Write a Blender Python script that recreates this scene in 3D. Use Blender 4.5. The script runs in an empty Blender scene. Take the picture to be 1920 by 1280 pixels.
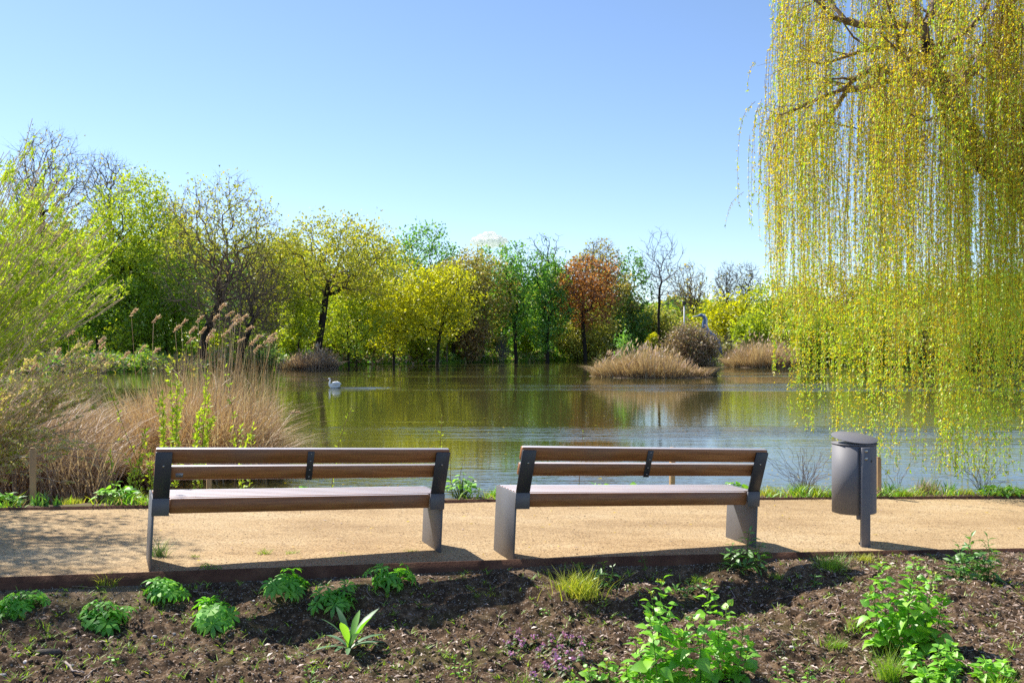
import bpy, math, random
import numpy as np
from mathutils import Matrix, Vector

# ------------------------------------------------------------------ camera, sky, sun
sc = bpy.context.scene
COL = sc.collection
CZ = 1.55                      # eye height above the path
F = 1850.0                     # focal length in pixels of the 1920 wide photograph
cam = bpy.data.cameras.new("camera")
cam.sensor_width = 36.0
cam.lens = F / 1920.0 * 36.0
cam.clip_start = 0.1
cam.clip_end = 6000.0
camo = bpy.data.objects.new("camera", cam)
COL.objects.link(camo)
camo.location = (0, 0, CZ)
camo.rotation_euler = (math.radians(90), 0, 0)
sc.camera = camo

SUN_EL = math.radians(48)
SUN_AZ = math.atan2(-0.80, 0.60)          # clockwise from +Y: the sun stands ahead and to the left
world = bpy.data.worlds.new("World")
sc.world = world
world.use_nodes = True
wn = world.node_tree
bg = wn.nodes["Background"]
sky = wn.nodes.new("ShaderNodeTexSky")
sky.sky_type = 'NISHITA'
sky.sun_disc = False
sky.sun_elevation = SUN_EL
sky.sun_rotation = SUN_AZ
sky.altitude = 100
sky.air_density = 0.85
sky.dust_density = 0.2
sky.ozone_density = 3.5
tint = wn.nodes.new("ShaderNodeMix")          # white balance of the daylight
tint.data_type = 'RGBA'
tint.blend_type = 'MULTIPLY'
tint.inputs[0].default_value = 1.0
tint.inputs[7].default_value = (1.0, 0.985, 1.0, 1)
wn.links.new(sky.outputs[0], tint.inputs[6])
wn.links.new(tint.outputs[2], bg.inputs[0])
bg.inputs[1].default_value = 0.106
sl = bpy.data.lights.new("sun", 'SUN')
sl.energy = 4.6
sl.angle = math.radians(0.5)
sl.color = (1.0, 0.95, 0.86)
so = bpy.data.objects.new("sun", sl)
COL.objects.link(so)
sd = Vector((math.sin(SUN_AZ) * math.cos(SUN_EL), math.cos(SUN_AZ) * math.cos(SUN_EL), math.sin(SUN_EL)))
so.rotation_euler = sd.to_track_quat('Z', 'Y').to_euler()
so.location = (0, 0, 30)
sc.view_settings.view_transform = 'Standard'
sc.view_settings.look = 'None'
sc.view_settings.gamma = 1.0
sc.view_settings.use_curve_mapping = False
sc.view_settings.exposure = 0.88
sc.render.engine = 'CYCLES'
sc.cycles.max_bounces = 6
sc.cycles.diffuse_bounces = 3
sc.cycles.glossy_bounces = 3
sc.cycles.transmission_bounces = 4
sc.cycles.transparent_max_bounces = 6
sc.cycles.use_denoising = False
sc.cycles.sample_clamp_indirect = 6.0

RNG = np.random.default_rng(7)
random.seed(7)


# ------------------------------------------------------------------ helpers
def tag(o, label=None, cat=None, group=None, kind=None):
    if label: o['label'] = label
    if cat: o['category'] = cat
    if group: o['group'] = group
    if kind: o['kind'] = kind
    return o


def thing(name, label, cat, loc=(0, 0, 0), group=None):
    o = bpy.data.objects.new(name, None)
    o.empty_display_size = 0.1
    COL.objects.link(o)
    o.location = loc
    return tag(o, label, cat, group)


def link(name, me, parent=None):
    o = bpy.data.objects.new(name, me)
    COL.objects.link(o)
    if parent is not None:
        o.parent = parent
    return o


def mesh(name, V, Fs, mats, parent=None, off=None, smooth=False, midx=None):
    """V (n,3); Fs an (m,k) array or a list of such arrays; one mesh object."""
    V = np.asarray(V, dtype=np.float32).reshape(-1, 3)
    if off is not None:
        V = V - np.asarray(off, dtype=np.float32)
    if not isinstance(Fs, (list, tuple)):
        Fs = [Fs]
    Fs = [np.asarray(f, dtype=np.int32) for f in Fs if len(f)]
    me = bpy.data.meshes.new(name)
    loops = np.concatenate([f.ravel() for f in Fs])
    tot = np.concatenate([np.full(len(f), f.shape[1], np.int32) for f in Fs])
    start = np.concatenate([[0], np.cumsum(tot)[:-1]]).astype(np.int32)
    me.vertices.add(len(V))
    me.vertices.foreach_set("co", V.ravel())
    me.loops.add(len(loops))
    me.loops.foreach_set("vertex_index", loops)
    me.polygons.add(len(tot))
    me.polygons.foreach_set("loop_start", start)
    me.polygons.foreach_set("loop_total", tot)
    if midx is not None:
        me.polygons.foreach_set("material_index", np.asarray(midx, dtype=np.int32))
    if smooth:
        me.polygons.foreach_set("use_smooth", np.ones(len(tot), dtype=bool))
    for m in (mats if isinstance(mats, (list, tuple)) else [mats]):
        me.materials.append(m)
    me.update(calc_edges=True)
    me.validate()
    o = link(name, me, parent)
    if parent is not None and name in ('branches', 'twigs', 'crown', 'foliage', 'stems', 'shoots', 'catkins', 'flowers', 'flower_buds', 'dry_leaf'):
        o['kind'] = 'stuff'
    return o


class MB:
    """collects boxes, tubes, lofts into one mesh"""
    def __init__(s):
        s.V = []; s.F = {}; s.n = 0

    def add(s, V, *Fs):
        V = np.asarray(V, float).reshape(-1, 3)
        for f in Fs:
            f = np.asarray(f, int)
            if len(f):
                s.F.setdefault(f.shape[1], []).append(f + s.n)
        s.V.append(V); s.n += len(V)

    def box(s, x0, x1, y0, y1, z0, z1, M=None, bev=0.0):
        if bev > 0:
            b = bev
            pr = []
            for z, i in ((z0, b), (z0 + b, 0), (z1 - b, 0), (z1, b)):
                xa, xb, ya, yb = x0 + i, x1 - i, y0 + i, y1 - i
                c = b if i == 0 else 0.0
                c = b * 0.7
                pr.append([(xa + c, ya, z), (xb - c, ya, z), (xb, ya + c, z), (xb, yb - c, z),
                           (xb - c, yb, z), (xa + c, yb, z), (xa, yb - c, z), (xa, ya + c, z)])
            V = np.array(pr).reshape(-1, 3)
            q = []
            for k in range(3):
                for j in range(8):
                    q.append((k * 8 + j, k * 8 + (j + 1) % 8, k * 8 + 8 + (j + 1) % 8, k * 8 + 8 + j))
            caps = [tuple(range(7, -1, -1)), tuple(range(24, 32))]
            if M is not None: V = xf(V, M)
            s.add(V, q, caps)
            return
        V = np.array([(x, y, z) for z in (z0, z1) for y in (y0, y1) for x in (x0, x1)], float)
        if M is not None: V = xf(V, M)
        s.add(V, [(0, 2, 3, 1), (4, 5, 7, 6), (0, 1, 5, 4), (2, 6, 7, 3), (0, 4, 6, 2), (1, 3, 7, 5)])

    def loft(s, C, R, n=10, ry=None, caps=True, up=(0, 0, 1)):
        """rings of radius R (and ry across) around the polyline C"""
        C = np.asarray(C, float); R = np.broadcast_to(np.asarray(R, float), (len(C),))
        ry = R if ry is None else np.broadcast_to(np.asarray(ry, float), (len(C),))
        T = np.gradient(C, axis=0); T /= np.linalg.norm(T, axis=1)[:, None] + 1e-9
        up = np.asarray(up, float)
        A = np.cross(T, up)
        bad = np.linalg.norm(A, axis=1) < 0.15
        A[bad] = np.cross(T[bad], (1, 0.01, 0)) if bad.any() else A[bad]
        A /= np.linalg.norm(A, axis=1)[:, None]
        B = np.cross(A, T)
        a = np.arange(n) / n * 2 * np.pi
        V = C[:, None] + A[:, None] * (np.cos(a) * 1)[None, :, None] * ry[:, None, None] + B[:, None] * np.sin(a)[None, :, None] * R[:, None, None]
        i = np.arange(len(C) - 1)[:, None] * n; j = np.arange(n)[None]; k = (j + 1) % n
        q = np.stack([i + j, i + k, i + n + k, i + n + j], -1).reshape(-1, 4)
        if caps:
            m = len(C)
            V = np.concatenate([V.reshape(-1, 3), C[:1], C[-1:]])
            t = [(k_, j_, m * n) for j_, k_ in ((x, (x + 1) % n) for x in range(n))]
            t += [((m - 1) * n + j_, (m - 1) * n + k_, m * n + 1) for j_, k_ in ((x, (x + 1) % n) for x in range(n))]
            s.add(V, q, t)
        else:
            s.add(V, q)

    def build(s, name, mats, parent=None, off=None, smooth=False):
        Fs = [np.concatenate(f) for f in s.F.values()]
        return mesh(name, np.concatenate(s.V), Fs, mats, parent, off, smooth)


def xf(V, M):
    M = np.array(M)
    return np.asarray(V) @ M[:3, :3].T + M[:3, 3]


def px(x, y, D):
    """photo pixel + distance -> world point"""
    return np.array([(x - 960) / F * D, D, CZ - (y - 640) / F * D])


def grid_noise(rng, X, Y, cell):
    """smooth value noise on arrays X, Y, features of size cell, range about -1..1"""
    n = 256
    G = rng.uniform(-1, 1, (n, n))
    x = X / cell; y = Y / cell
    xi = np.floor(x).astype(int); yi = np.floor(y).astype(int)
    fx = x - xi; fy = y - yi
    fx = fx * fx * (3 - 2 * fx); fy = fy * fy * (3 - 2 * fy)
    g = lambda a, b: G[a % n, b % n]
    return (g(xi, yi) * (1 - fx) + g(xi + 1, yi) * fx) * (1 - fy) + (g(xi, yi + 1) * (1 - fx) + g(xi + 1, yi + 1) * fx) * fy


# ------------------------------------------------------------------ materials
def new_mat(name):
    m = bpy.data.materials.new(name)
    m.use_nodes = True
    nt = m.node_tree
    nt.nodes.clear()
    out = nt.nodes.new("ShaderNodeOutputMaterial")
    return m, nt, out


def N(nt, typ, **kw):
    n = nt.nodes.new(typ)
    for k, v in kw.items():
        if hasattr(n, k) and not isinstance(v, dict):
            setattr(n, k, v)
        else:
            n.inputs[k].default_value = v
    return n


def ramp(nt, stops, fac=None):
    r = nt.nodes.new("ShaderNodeValToRGB")
    els = r.color_ramp.elements
    while len(els) < len(stops): els.new(0.5)
    for e, (p, c) in zip(els, stops):
        e.position = p
        e.color = (*c, 1) if len(c) == 3 else c
    if fac is not None: nt.links.new(fac, r.inputs[0])
    return r


def noise(nt, scale, detail=4, rough=0.6, vec=None, stretch=None):
    n = nt.nodes.new("ShaderNodeTexNoise")
    n.inputs["Scale"].default_value = scale
    n.inputs["Detail"].default_value = detail
    n.inputs["Roughness"].default_value = rough
    if vec is None:
        tc = nt.nodes.new("ShaderNodeTexCoord"); vec = tc.outputs["Object"]
    if stretch:
        mp = nt.nodes.new("ShaderNodeMapping")
        mp.inputs["Scale"].default_value = stretch
        nt.links.new(vec, mp.inputs[0]); vec = mp.outputs[0]
    nt.links.new(vec, n.inputs["Vector"])
    return n


def mathn(nt, op, a, b=None, c=None):
    m = nt.nodes.new("ShaderNodeMath"); m.operation = op
    for i, v in enumerate((a, b, c)):
        if v is None: continue
        if isinstance(v, (int, float)): m.inputs[i].default_value = v
        else: nt.links.new(v, m.inputs[i])
    return m.outputs[0]


def mixc(nt, fac, a, b, mode='MIX'):
    m = nt.nodes.new("ShaderNodeMix"); m.data_type = 'RGBA'; m.blend_type = mode
    for key, v in (("Factor", fac), ("A", a), ("B", b)):
        s = [i for i in m.inputs if i.name == key and (i.type == ('VALUE' if key == "Factor" else 'RGBA'))][0]
        if isinstance(v, (int, float)): s.default_value = v
        elif isinstance(v, tuple): s.default_value = (*v, 1)
        else: nt.links.new(v, s)
    return [o for o in m.outputs if o.type == 'RGBA'][0]


def leaf_mat(name, cols, trans=0.45, tcol=1.25, rough=0.5, gloss=0.06, gain=1.0):
    """leaves: each leaf its own hue from the list; light passes through"""
    m, nt, out = new_mat(name)
    geo = nt.nodes.new("ShaderNodeNewGeometry")
    oi = nt.nodes.new("ShaderNodeObjectInfo")
    v = mathn(nt, 'FRACT', mathn(nt, 'ADD', geo.outputs["Random Per Island"], oi.outputs["Random"]))
    stops = [(i / max(1, len(cols) - 1), tuple(min(0.8, q * gain) for q in c)) for i, c in enumerate(cols)]
    r = ramp(nt, stops, v)
    d = nt.nodes.new("ShaderNodeBsdfDiffuse"); nt.links.new(r.outputs[0], d.inputs[0])
    t = nt.nodes.new("ShaderNodeBsdfTranslucent")
    br = mixc(nt, 1.0, r.outputs[0], (tcol, tcol, tcol * 0.6), 'MULTIPLY')
    nt.links.new(br, t.inputs[0])
    mx = nt.nodes.new("ShaderNodeMixShader"); mx.inputs[0].default_value = trans
    nt.links.new(d.outputs[0], mx.inputs[1]); nt.links.new(t.outputs[0], mx.inputs[2])
    g = nt.nodes.new("ShaderNodeBsdfGlossy"); g.inputs["Roughness"].default_value = rough
    m2 = nt.nodes.new("ShaderNodeMixShader"); m2.inputs[0].default_value = gloss
    nt.links.new(mx.outputs[0], m2.inputs[1]); nt.links.new(g.outputs[0], m2.inputs[2])
    nt.links.new(m2.outputs[0], out.inputs[0])
    return m


def simple(name, cols, scale=5.0, rough=0.7, bump=0.0, bscale=40.0, stretch=None, metallic=0.0, spec=0.4, detail=5, bdist=0.01):
    m, nt, out = new_mat(name)
    p = nt.nodes.new("ShaderNodeBsdfPrincipled")
    n = noise(nt, scale, detail, 0.62, stretch=stretch)
    stops = [(0.28 + 0.44 * i / max(1, len(cols) - 1), c) for i, c in enumerate(cols)]
    r = ramp(nt, stops, n.outputs[0])
    nt.links.new(r.outputs[0], p.inputs["Base Color"])
    p.inputs["Roughness"].default_value = rough
    p.inputs["Metallic"].default_value = metallic
    p.inputs["Specular IOR Level"].default_value = spec
    if bump:
        b = nt.nodes.new("ShaderNodeBump"); b.inputs["Strength"].default_value = bump
        b.inputs["Distance"].default_value = bdist
        n2 = noise(nt, bscale, 5, 0.65, stretch=stretch)
        nt.links.new(n2.outputs[0], b.inputs["Height"])
        nt.links.new(b.outputs[0], p.inputs["Normal"])
    nt.links.new(p.outputs[0], out.inputs[0])
    return m


M_bark = simple("dark bark", [(0.018, 0.014, 0.011), (0.05, 0.04, 0.032)], 3, 0.9, 0.6, 18, spec=0.2)
M_bark_grey = simple("grey bark", [(0.06, 0.05, 0.045), (0.13, 0.11, 0.095)], 3, 0.9, spec=0.2)
M_twig_brown = simple("brown twigs", [(0.15, 0.105, 0.075), (0.27, 0.195, 0.145)], 0.6, 0.9, spec=0.2)
M_twig_grey = simple("grey twigs", [(0.12, 0.105, 0.10), (0.23, 0.20, 0.19)], 0.6, 0.9, spec=0.2)
M_stem_red = simple("reddish stems", [(0.12, 0.055, 0.03), (0.22, 0.13, 0.07)], 3, 0.8, spec=0.2)
M_stem_tan = simple("pale tan stems", [(0.26, 0.17, 0.10), (0.40, 0.29, 0.19)], 3, 0.8, spec=0.2)
M_stem_pale = simple("straw coloured stems", [(0.50, 0.36, 0.26), (0.64, 0.50, 0.38)], 3, 0.8, spec=0.2)
M_stem_green = simple("green stems", [(0.06, 0.12, 0.02), (0.12, 0.2, 0.04)], 6, 0.7, spec=0.2)

L_oak = leaf_mat("young oak leaves", [(0.10, 0.115, 0.012), (0.19, 0.19, 0.014), (0.15, 0.17, 0.02), (0.24, 0.20, 0.02)], trans=0.58, gain=2.5)
L_olive = leaf_mat("olive bronze leaves", [(0.10, 0.09, 0.025), (0.16, 0.13, 0.03), (0.13, 0.14, 0.03), (0.20, 0.14, 0.04)], trans=0.58, gain=2.9)
L_yellow = leaf_mat("yellow maple bloom", [(0.38, 0.37, 0.008), (0.26, 0.29, 0.01), (0.45, 0.42, 0.01), (0.32, 0.33, 0.01)], trans=0.58, gain=1.5)
L_ygreen = leaf_mat("yellow green leaves", [(0.17, 0.23, 0.012), (0.27, 0.31, 0.014), (0.12, 0.18, 0.012), (0.33, 0.33, 0.015)], trans=0.58, gain=1.95)
L_green = leaf_mat("fresh green leaves", [(0.05, 0.14, 0.02), (0.10, 0.20, 0.022), (0.035, 0.10, 0.02), (0.14, 0.21, 0.03)], trans=0.58, gain=2.4)
L_bright = leaf_mat("bright green leaves", [(0.13, 0.22, 0.012), (0.19, 0.28, 0.016), (0.09, 0.165, 0.014), (0.26, 0.31, 0.018)], trans=0.58, gain=1.6)
L_dark = leaf_mat("dark green leaves", [(0.025, 0.06, 0.015), (0.05, 0.09, 0.02), (0.035, 0.075, 0.012), (0.08, 0.10, 0.03)], gain=3.4)
L_rust = leaf_mat("copper leaves", [(0.22, 0.085, 0.022), (0.32, 0.14, 0.04), (0.16, 0.06, 0.02), (0.28, 0.15, 0.05)], trans=0.58, gain=1.5)
L_pale = leaf_mat("pale olive willow leaves", [(0.28, 0.30, 0.05), (0.20, 0.23, 0.04), (0.35, 0.33, 0.07), (0.24, 0.23, 0.06)], trans=0.58, gain=1.5)
L_orange = leaf_mat("orange tan buds", [(0.34, 0.19, 0.06), (0.28, 0.20, 0.06), (0.38, 0.25, 0.09), (0.24, 0.20, 0.05)], gain=1.4)
L_shrub = leaf_mat("young willow leaves", [(0.22, 0.31, 0.012), (0.31, 0.37, 0.018), (0.16, 0.25, 0.012), (0.38, 0.40, 0.03)], trans=0.5, gain=1.85)
L_cream = leaf_mat("cream catkins", [(0.62, 0.48, 0.30), (0.52, 0.37, 0.24), (0.66, 0.56, 0.28), (0.50, 0.47, 0.12)], gain=1.2)
L_gold = leaf_mat("golden willow catkins", [(0.48, 0.365, 0.008), (0.54, 0.415, 0.010), (0.42, 0.33, 0.008), (0.52, 0.45, 0.02)], trans=0.55, tcol=1.4, gain=1.4)
L_wleaf = leaf_mat("weeping willow leaves", [(0.14, 0.24, 0.014), (0.22, 0.31, 0.02), (0.28, 0.33, 0.018), (0.10, 0.19, 0.012)], trans=0.5, gain=2.4)
L_reed = leaf_mat("dead reed blades", [(0.48, 0.32, 0.19), (0.34, 0.20, 0.11), (0.66, 0.50, 0.34), (0.22, 0.13, 0.075)], trans=0.3, tcol=1.1, gain=1.3)
L_reed_pale = leaf_mat("far dead reeds", [(0.46, 0.33, 0.20), (0.36, 0.24, 0.13), (0.54, 0.42, 0.28), (0.28, 0.19, 0.11)], trans=0.3, tcol=1.1, gain=1.2)
L_reed_pink = leaf_mat("pinkish dead reeds", [(0.40, 0.29, 0.22), (0.33, 0.22, 0.17), (0.48, 0.36, 0.28), (0.27, 0.18, 0.12)], trans=0.3, tcol=1.1, gain=1.2)
L_plume = leaf_mat("reed plumes", [(0.58, 0.40, 0.31), (0.66, 0.50, 0.40), (0.48, 0.31, 0.23)], trans=0.4)
L_brush = leaf_mat("dry brown bramble", [(0.20, 0.135, 0.09), (0.27, 0.19, 0.13), (0.15, 0.11, 0.06), (0.17, 0.17, 0.06)], gain=1.6)
L_grass = leaf_mat("grass blades", [(0.12, 0.26, 0.018), (0.20, 0.34, 0.02), (0.28, 0.38, 0.03), (0.09, 0.2, 0.015)], trans=0.4, gain=1.5)
L_ygrass = leaf_mat("yellow grass blades", [(0.26, 0.34, 0.02), (0.36, 0.40, 0.03), (0.44, 0.40, 0.06), (0.18, 0.28, 0.02)], trans=0.4, gain=1.4)
L_mound = leaf_mat("cranesbill leaves", [(0.075, 0.24, 0.018), (0.11, 0.31, 0.022), (0.06, 0.20, 0.018), (0.17, 0.36, 0.02)], trans=0.42, gloss=0.06, gain=1.8)
L_mustard = leaf_mat("nettle leaves", [(0.10, 0.26, 0.016), (0.15, 0.33, 0.02), (0.20, 0.38, 0.03), (0.08, 0.22, 0.014)], trans=0.45, gloss=0.08, gain=1.85)
L_lance = leaf_mat("deep green lance leaves", [(0.06, 0.18, 0.02), (0.10, 0.25, 0.03), (0.05, 0.14, 0.02), (0.16, 0.30, 0.04)], trans=0.35, gloss=0.10, gain=1.4)
L_blue = leaf_mat("grey green leaves", [(0.10, 0.22, 0.10), (0.14, 0.28, 0.12), (0.08, 0.19, 0.06)], trans=0.3, gloss=0.08)
L_bud = leaf_mat("yellow buds", [(0.45, 0.38, 0.03), (0.36, 0.36, 0.03), (0.5, 0.42, 0.08)], trans=0.3)
L_pink = leaf_mat("purple pink petals", [(0.52, 0.2, 0.52), (0.62, 0.32, 0.6), (0.40, 0.12, 0.42)], trans=0.4)
L_purple = leaf_mat("purplish nettle leaves", [(0.10, 0.16, 0.04), (0.15, 0.09, 0.06), (0.08, 0.2, 0.03), (0.17, 0.12, 0.08)], trans=0.3)
L_litter = leaf_mat("dry leaf litter", [(0.40, 0.28, 0.21), (0.18, 0.11, 0.07), (0.54, 0.41, 0.34), (0.29, 0.19, 0.12), (0.46, 0.36, 0.30)], trans=0.1)


def wood_mat():
    m, nt, out = new_mat("stained hardwood")
    p = nt.nodes.new("ShaderNodeBsdfPrincipled")
    n = noise(nt, 6, 6, 0.7, stretch=(0.6, 9, 9))
    n2 = noise(nt, 2.2, 3, 0.5, stretch=(1.0, 1.5, 1.5))
    r = ramp(nt, [(0.3, (0.19, 0.068, 0.021)), (0.52, (0.34, 0.13, 0.040)), (0.72, (0.44, 0.195, 0.07))], n.outputs[0])
    oi = nt.nodes.new("ShaderNodeObjectInfo")
    k = mathn(nt, 'MULTIPLY_ADD', oi.outputs["Random"], 0.35, 0.8)
    cm = nt.nodes.new("ShaderNodeCombineColor")
    for i in range(3): nt.links.new(k, cm.inputs[i])
    c = mixc(nt, 1.0, r.outputs[0], cm.outputs[0], 'MULTIPLY')
    grey = ramp(nt, [(0.50, (0, 0, 0)), (0.68, (0.45, 0.45, 0.45))], n2.outputs[0])
    c = mixc(nt, grey.outputs[0], c, (0.20, 0.13, 0.095))
    nt.links.new(c, p.inputs["Base Color"])
    p.inputs["Roughness"].default_value = 0.42
    p.inputs["Specular IOR Level"].default_value = 0.5
    b = nt.nodes.new("ShaderNodeBump"); b.inputs["Strength"].default_value = 0.25; b.inputs["Distance"].default_value = 0.004
    nt.links.new(n.outputs[0], b.inputs["Height"]); nt.links.new(b.outputs[0], p.inputs["Normal"])
    nt.links.new(p.outputs[0], out.inputs[0])
    return m


M_wood = wood_mat()
M_wood_sheen = simple("sky sheen hardwood", [(0.47, 0.44, 0.46), (0.62, 0.585, 0.61)], 6, 0.42, 0.3, 30, stretch=(0.6, 9, 9), spec=0.5, bdist=0.003)  # lilac grey of the sky mirrored in the bench tops, put into the base colour
M_steel = simple("dark coated steel", [(0.105, 0.102, 0.108), (0.135, 0.13, 0.135)], 4, 0.5, 0.15, 500, spec=0.5, bdist=0.0006)
M_steel_dk = simple("charcoal coated steel", [(0.034, 0.036, 0.043), (0.046, 0.048, 0.055)], 5, 0.45, 0.15, 500, spec=0.5, bdist=0.0006)
M_bolt = simple("zinc bolts", [(0.42, 0.40, 0.36), (0.5, 0.48, 0.44)], 20, 0.35, metallic=0.9)
M_bin = simple("grey coated sheet steel", [(0.135, 0.13, 0.142), (0.165, 0.16, 0.17)], 3, 0.6, 0.12, 600, spec=0.5, bdist=0.0005)
M_plate = simple("aluminium plate", [(0.35, 0.35, 0.36), (0.45, 0.45, 0.46)], 30, 0.4, metallic=0.5)
M_ink = simple("dark print", [(0.02, 0.02, 0.025), (0.03, 0.03, 0.03)], 10, 0.6)
M_label = simple("white sticker", [(0.62, 0.62, 0.62), (0.7, 0.7, 0.7)], 10, 0.5)
M_rust = simple("weathered rusty steel", [(0.05, 0.022, 0.014), (0.115, 0.05, 0.03), (0.19, 0.095, 0.055)], 5, 0.85, 0.5, 60, spec=0.25, detail=7)
M_stake = simple("sawn larch", [(0.34, 0.21, 0.09), (0.48, 0.31, 0.15)], 5, 0.75, 0.4, 40, stretch=(4, 4, 0.5))
M_white = simple("white feathers", [(0.78, 0.78, 0.77), (0.85, 0.85, 0.84)], 5, 0.6)
M_beak = simple("orange beak", [(0.6, 0.2, 0.03), (0.65, 0.25, 0.04)], 5, 0.5)
M_black = simple("black", [(0.015, 0.015, 0.015), (0.02, 0.02, 0.02)], 5, 0.5)
M_heron = simple("slate blue paint", [(0.07, 0.12, 0.24), (0.13, 0.19, 0.32)], 1.2, 0.5)
M_heron_lt = simple("pale blue grey paint", [(0.55, 0.60, 0.68), (0.65, 0.69, 0.75)], 1.2, 0.5)
M_deadd_ = simple("brown leaf bits", [(0.10, 0.065, 0.04), (0.2, 0.13, 0.085)], 12, 0.9)
M_stone = simple("grey stone", [(0.16, 0.15, 0.15), (0.34, 0.32, 0.32)], 14, 0.85, 0.5, 60)
M_stone_dk = simple("earthy dark stone", [(0.05, 0.04, 0.03), (0.12, 0.10, 0.08)], 20, 0.9, 0.7, 60)
M_boulder = simple("pale pinkish stone", [(0.55, 0.47, 0.44), (0.7, 0.63, 0.6)], 1.5, 0.8, 0.5, 6)
M_cloudy = None


def soil_mat():
    m, nt, out = new_mat("dug soil with grit")
    p = nt.nodes.new("ShaderNodeBsdfPrincipled")
    tc = nt.nodes.new("ShaderNodeTexCoord")
    v = tc.outputs["Object"]
    big = noise(nt, 1.3, 5, 0.6, v)
    mid = noise(nt, 14, 6, 0.7, v)
    base = ramp(nt, [(0.32, (0.028, 0.018, 0.012)), (0.52, (0.092, 0.056, 0.031)), (0.72, (0.31, 0.205, 0.122))], mid.outputs[0])
    sand = ramp(nt, [(0.35, (0.18, 0.125, 0.075)), (0.7, (0.34, 0.25, 0.155))], mid.outputs[0])
    sep = nt.nodes.new("ShaderNodeAttribute"); sep.attribute_name = "sandy"
    f = mathn(nt, 'ADD', sep.outputs["Fac"], mathn(nt, 'MULTIPLY_ADD', big.outputs[0], 1.3, -0.72))
    fr = ramp(nt, [(0.30, (0, 0, 0)), (0.78, (1, 1, 1))], f)
    c = mixc(nt, fr.outputs[0], base.outputs[0], sand.outputs[0])
    # grit: single light and grey grains
    vo = nt.nodes.new("ShaderNodeTexVoronoi"); vo.inputs["Scale"].default_value = 75
    nt.links.new(v, vo.inputs["Vector"])
    sepc = nt.nodes.new("ShaderNodeSeparateColor"); nt.links.new(vo.outputs["Color"], sepc.inputs[0])
    gm = mathn(nt, 'MULTIPLY', mathn(nt, 'GREATER_THAN', sepc.outputs[0], 0.66), mathn(nt, 'LESS_THAN', vo.outputs["Distance"], 0.45))
    gc = ramp(nt, [(0.0, (0.12, 0.08, 0.05)), (0.4, (0.28, 0.2, 0.13)), (0.7, (0.3, 0.25, 0.22)), (1.0, (0.42, 0.33, 0.24))], sepc.outputs[1])
    c = mixc(nt, mathn(nt, 'MULTIPLY', gm, 0.75), c, gc.outputs[0])
    moss = noise(nt, 2.4, 4, 0.6, v)
    mr = ramp(nt, [(0.56, (0, 0, 0)), (0.72, (0.55, 0.55, 0.55))], moss.outputs[0])
    c = mixc(nt, mr.outputs[0], c, (0.085, 0.085, 0.02))
    nt.links.new(c, p.inputs["Base Color"])
    p.inputs["Roughness"].default_value = 0.95
    p.inputs["Specular IOR Level"].default_value = 0.15
    b = nt.nodes.new("ShaderNodeBump"); b.inputs["Strength"].default_value = 0.9; b.inputs["Distance"].default_value = 0.012
    n3 = noise(nt, 55, 5, 0.75, v)
    h = mathn(nt, 'ADD', n3.outputs[0], mathn(nt, 'MULTIPLY', gm, 0.4))
    nt.links.new(h, b.inputs["Height"]); nt.links.new(b.outputs[0], p.inputs["Normal"])
    nt.links.new(p.outputs[0], out.inputs[0])
    return m


def path_mat():
    m, nt, out = new_mat("bound sandy gravel")
    p = nt.nodes.new("ShaderNodeBsdfPrincipled")
    tc = nt.nodes.new("ShaderNodeTexCoord"); v = tc.outputs["Object"]
    big = noise(nt, 0.9, 5, 0.62, v, stretch=(0.6, 1.6, 1))
    fine = noise(nt, 70, 4, 0.8, v)
    mid = noise(nt, 11, 6, 0.7, v, stretch=(0.7, 1.6, 1))
    r = ramp(nt, [(0.30, (0.36, 0.24, 0.125)), (0.5, (0.49, 0.345, 0.185)), (0.7, (0.57, 0.43, 0.255))], big.outputs[0])
    k = ramp(nt, [(0.36, (0.28, 0.23, 0.19)), (0.5, (0.98, 0.98, 0.98)), (0.72, (1.3, 1.3, 1.3))], fine.outputs[0])
    c = mixc(nt, 1.0, r.outputs[0], k.outputs[0], 'MULTIPLY')
    k2 = ramp(nt, [(0.3, (0.78, 0.74, 0.7)), (0.55, (1, 1, 1))], mid.outputs[0])
    c = mixc(nt, 0.8, c, k2.outputs[0], 'MULTIPLY')
    vo = nt.nodes.new("ShaderNodeTexVoronoi"); vo.inputs["Scale"].default_value = 60
    nt.links.new(v, vo.inputs["Vector"])
    sepc = nt.nodes.new("ShaderNodeSeparateColor"); nt.links.new(vo.outputs["Color"], sepc.inputs[0])
    gm = mathn(nt, 'MULTIPLY', mathn(nt, 'GREATER_THAN', sepc.outputs[0], 0.8), mathn(nt, 'LESS_THAN', vo.outputs["Distance"], 0.4))
    gc = ramp(nt, [(0.0, (0.16, 0.10, 0.05)), (0.5, (0.35, 0.25, 0.15)), (1.0, (0.62, 0.52, 0.36))], sepc.outputs[1])
    c = mixc(nt, mathn(nt, 'MULTIPLY', gm, 0.7), c, gc.outputs[0])
    nt.links.new(c, p.inputs["Base Color"])
    p.inputs["Roughness"].default_value = 0.92
    p.inputs["Specular IOR Level"].default_value = 0.2
    b = nt.nodes.new("ShaderNodeBump"); b.inputs["Strength"].default_value = 0.8; b.inputs["Distance"].default_value = 0.006
    h = mathn(nt, 'ADD', fine.outputs[0], mathn(nt, 'ADD', mathn(nt, 'MULTIPLY', gm, 0.5), mathn(nt, 'MULTIPLY', mid.outputs[0], 0.8)))
    nt.links.new(h, b.inputs["Height"]); nt.links.new(b.outputs[0], p.inputs["Normal"])
    nt.links.new(p.outputs[0], out.inputs[0])
    return m


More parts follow.
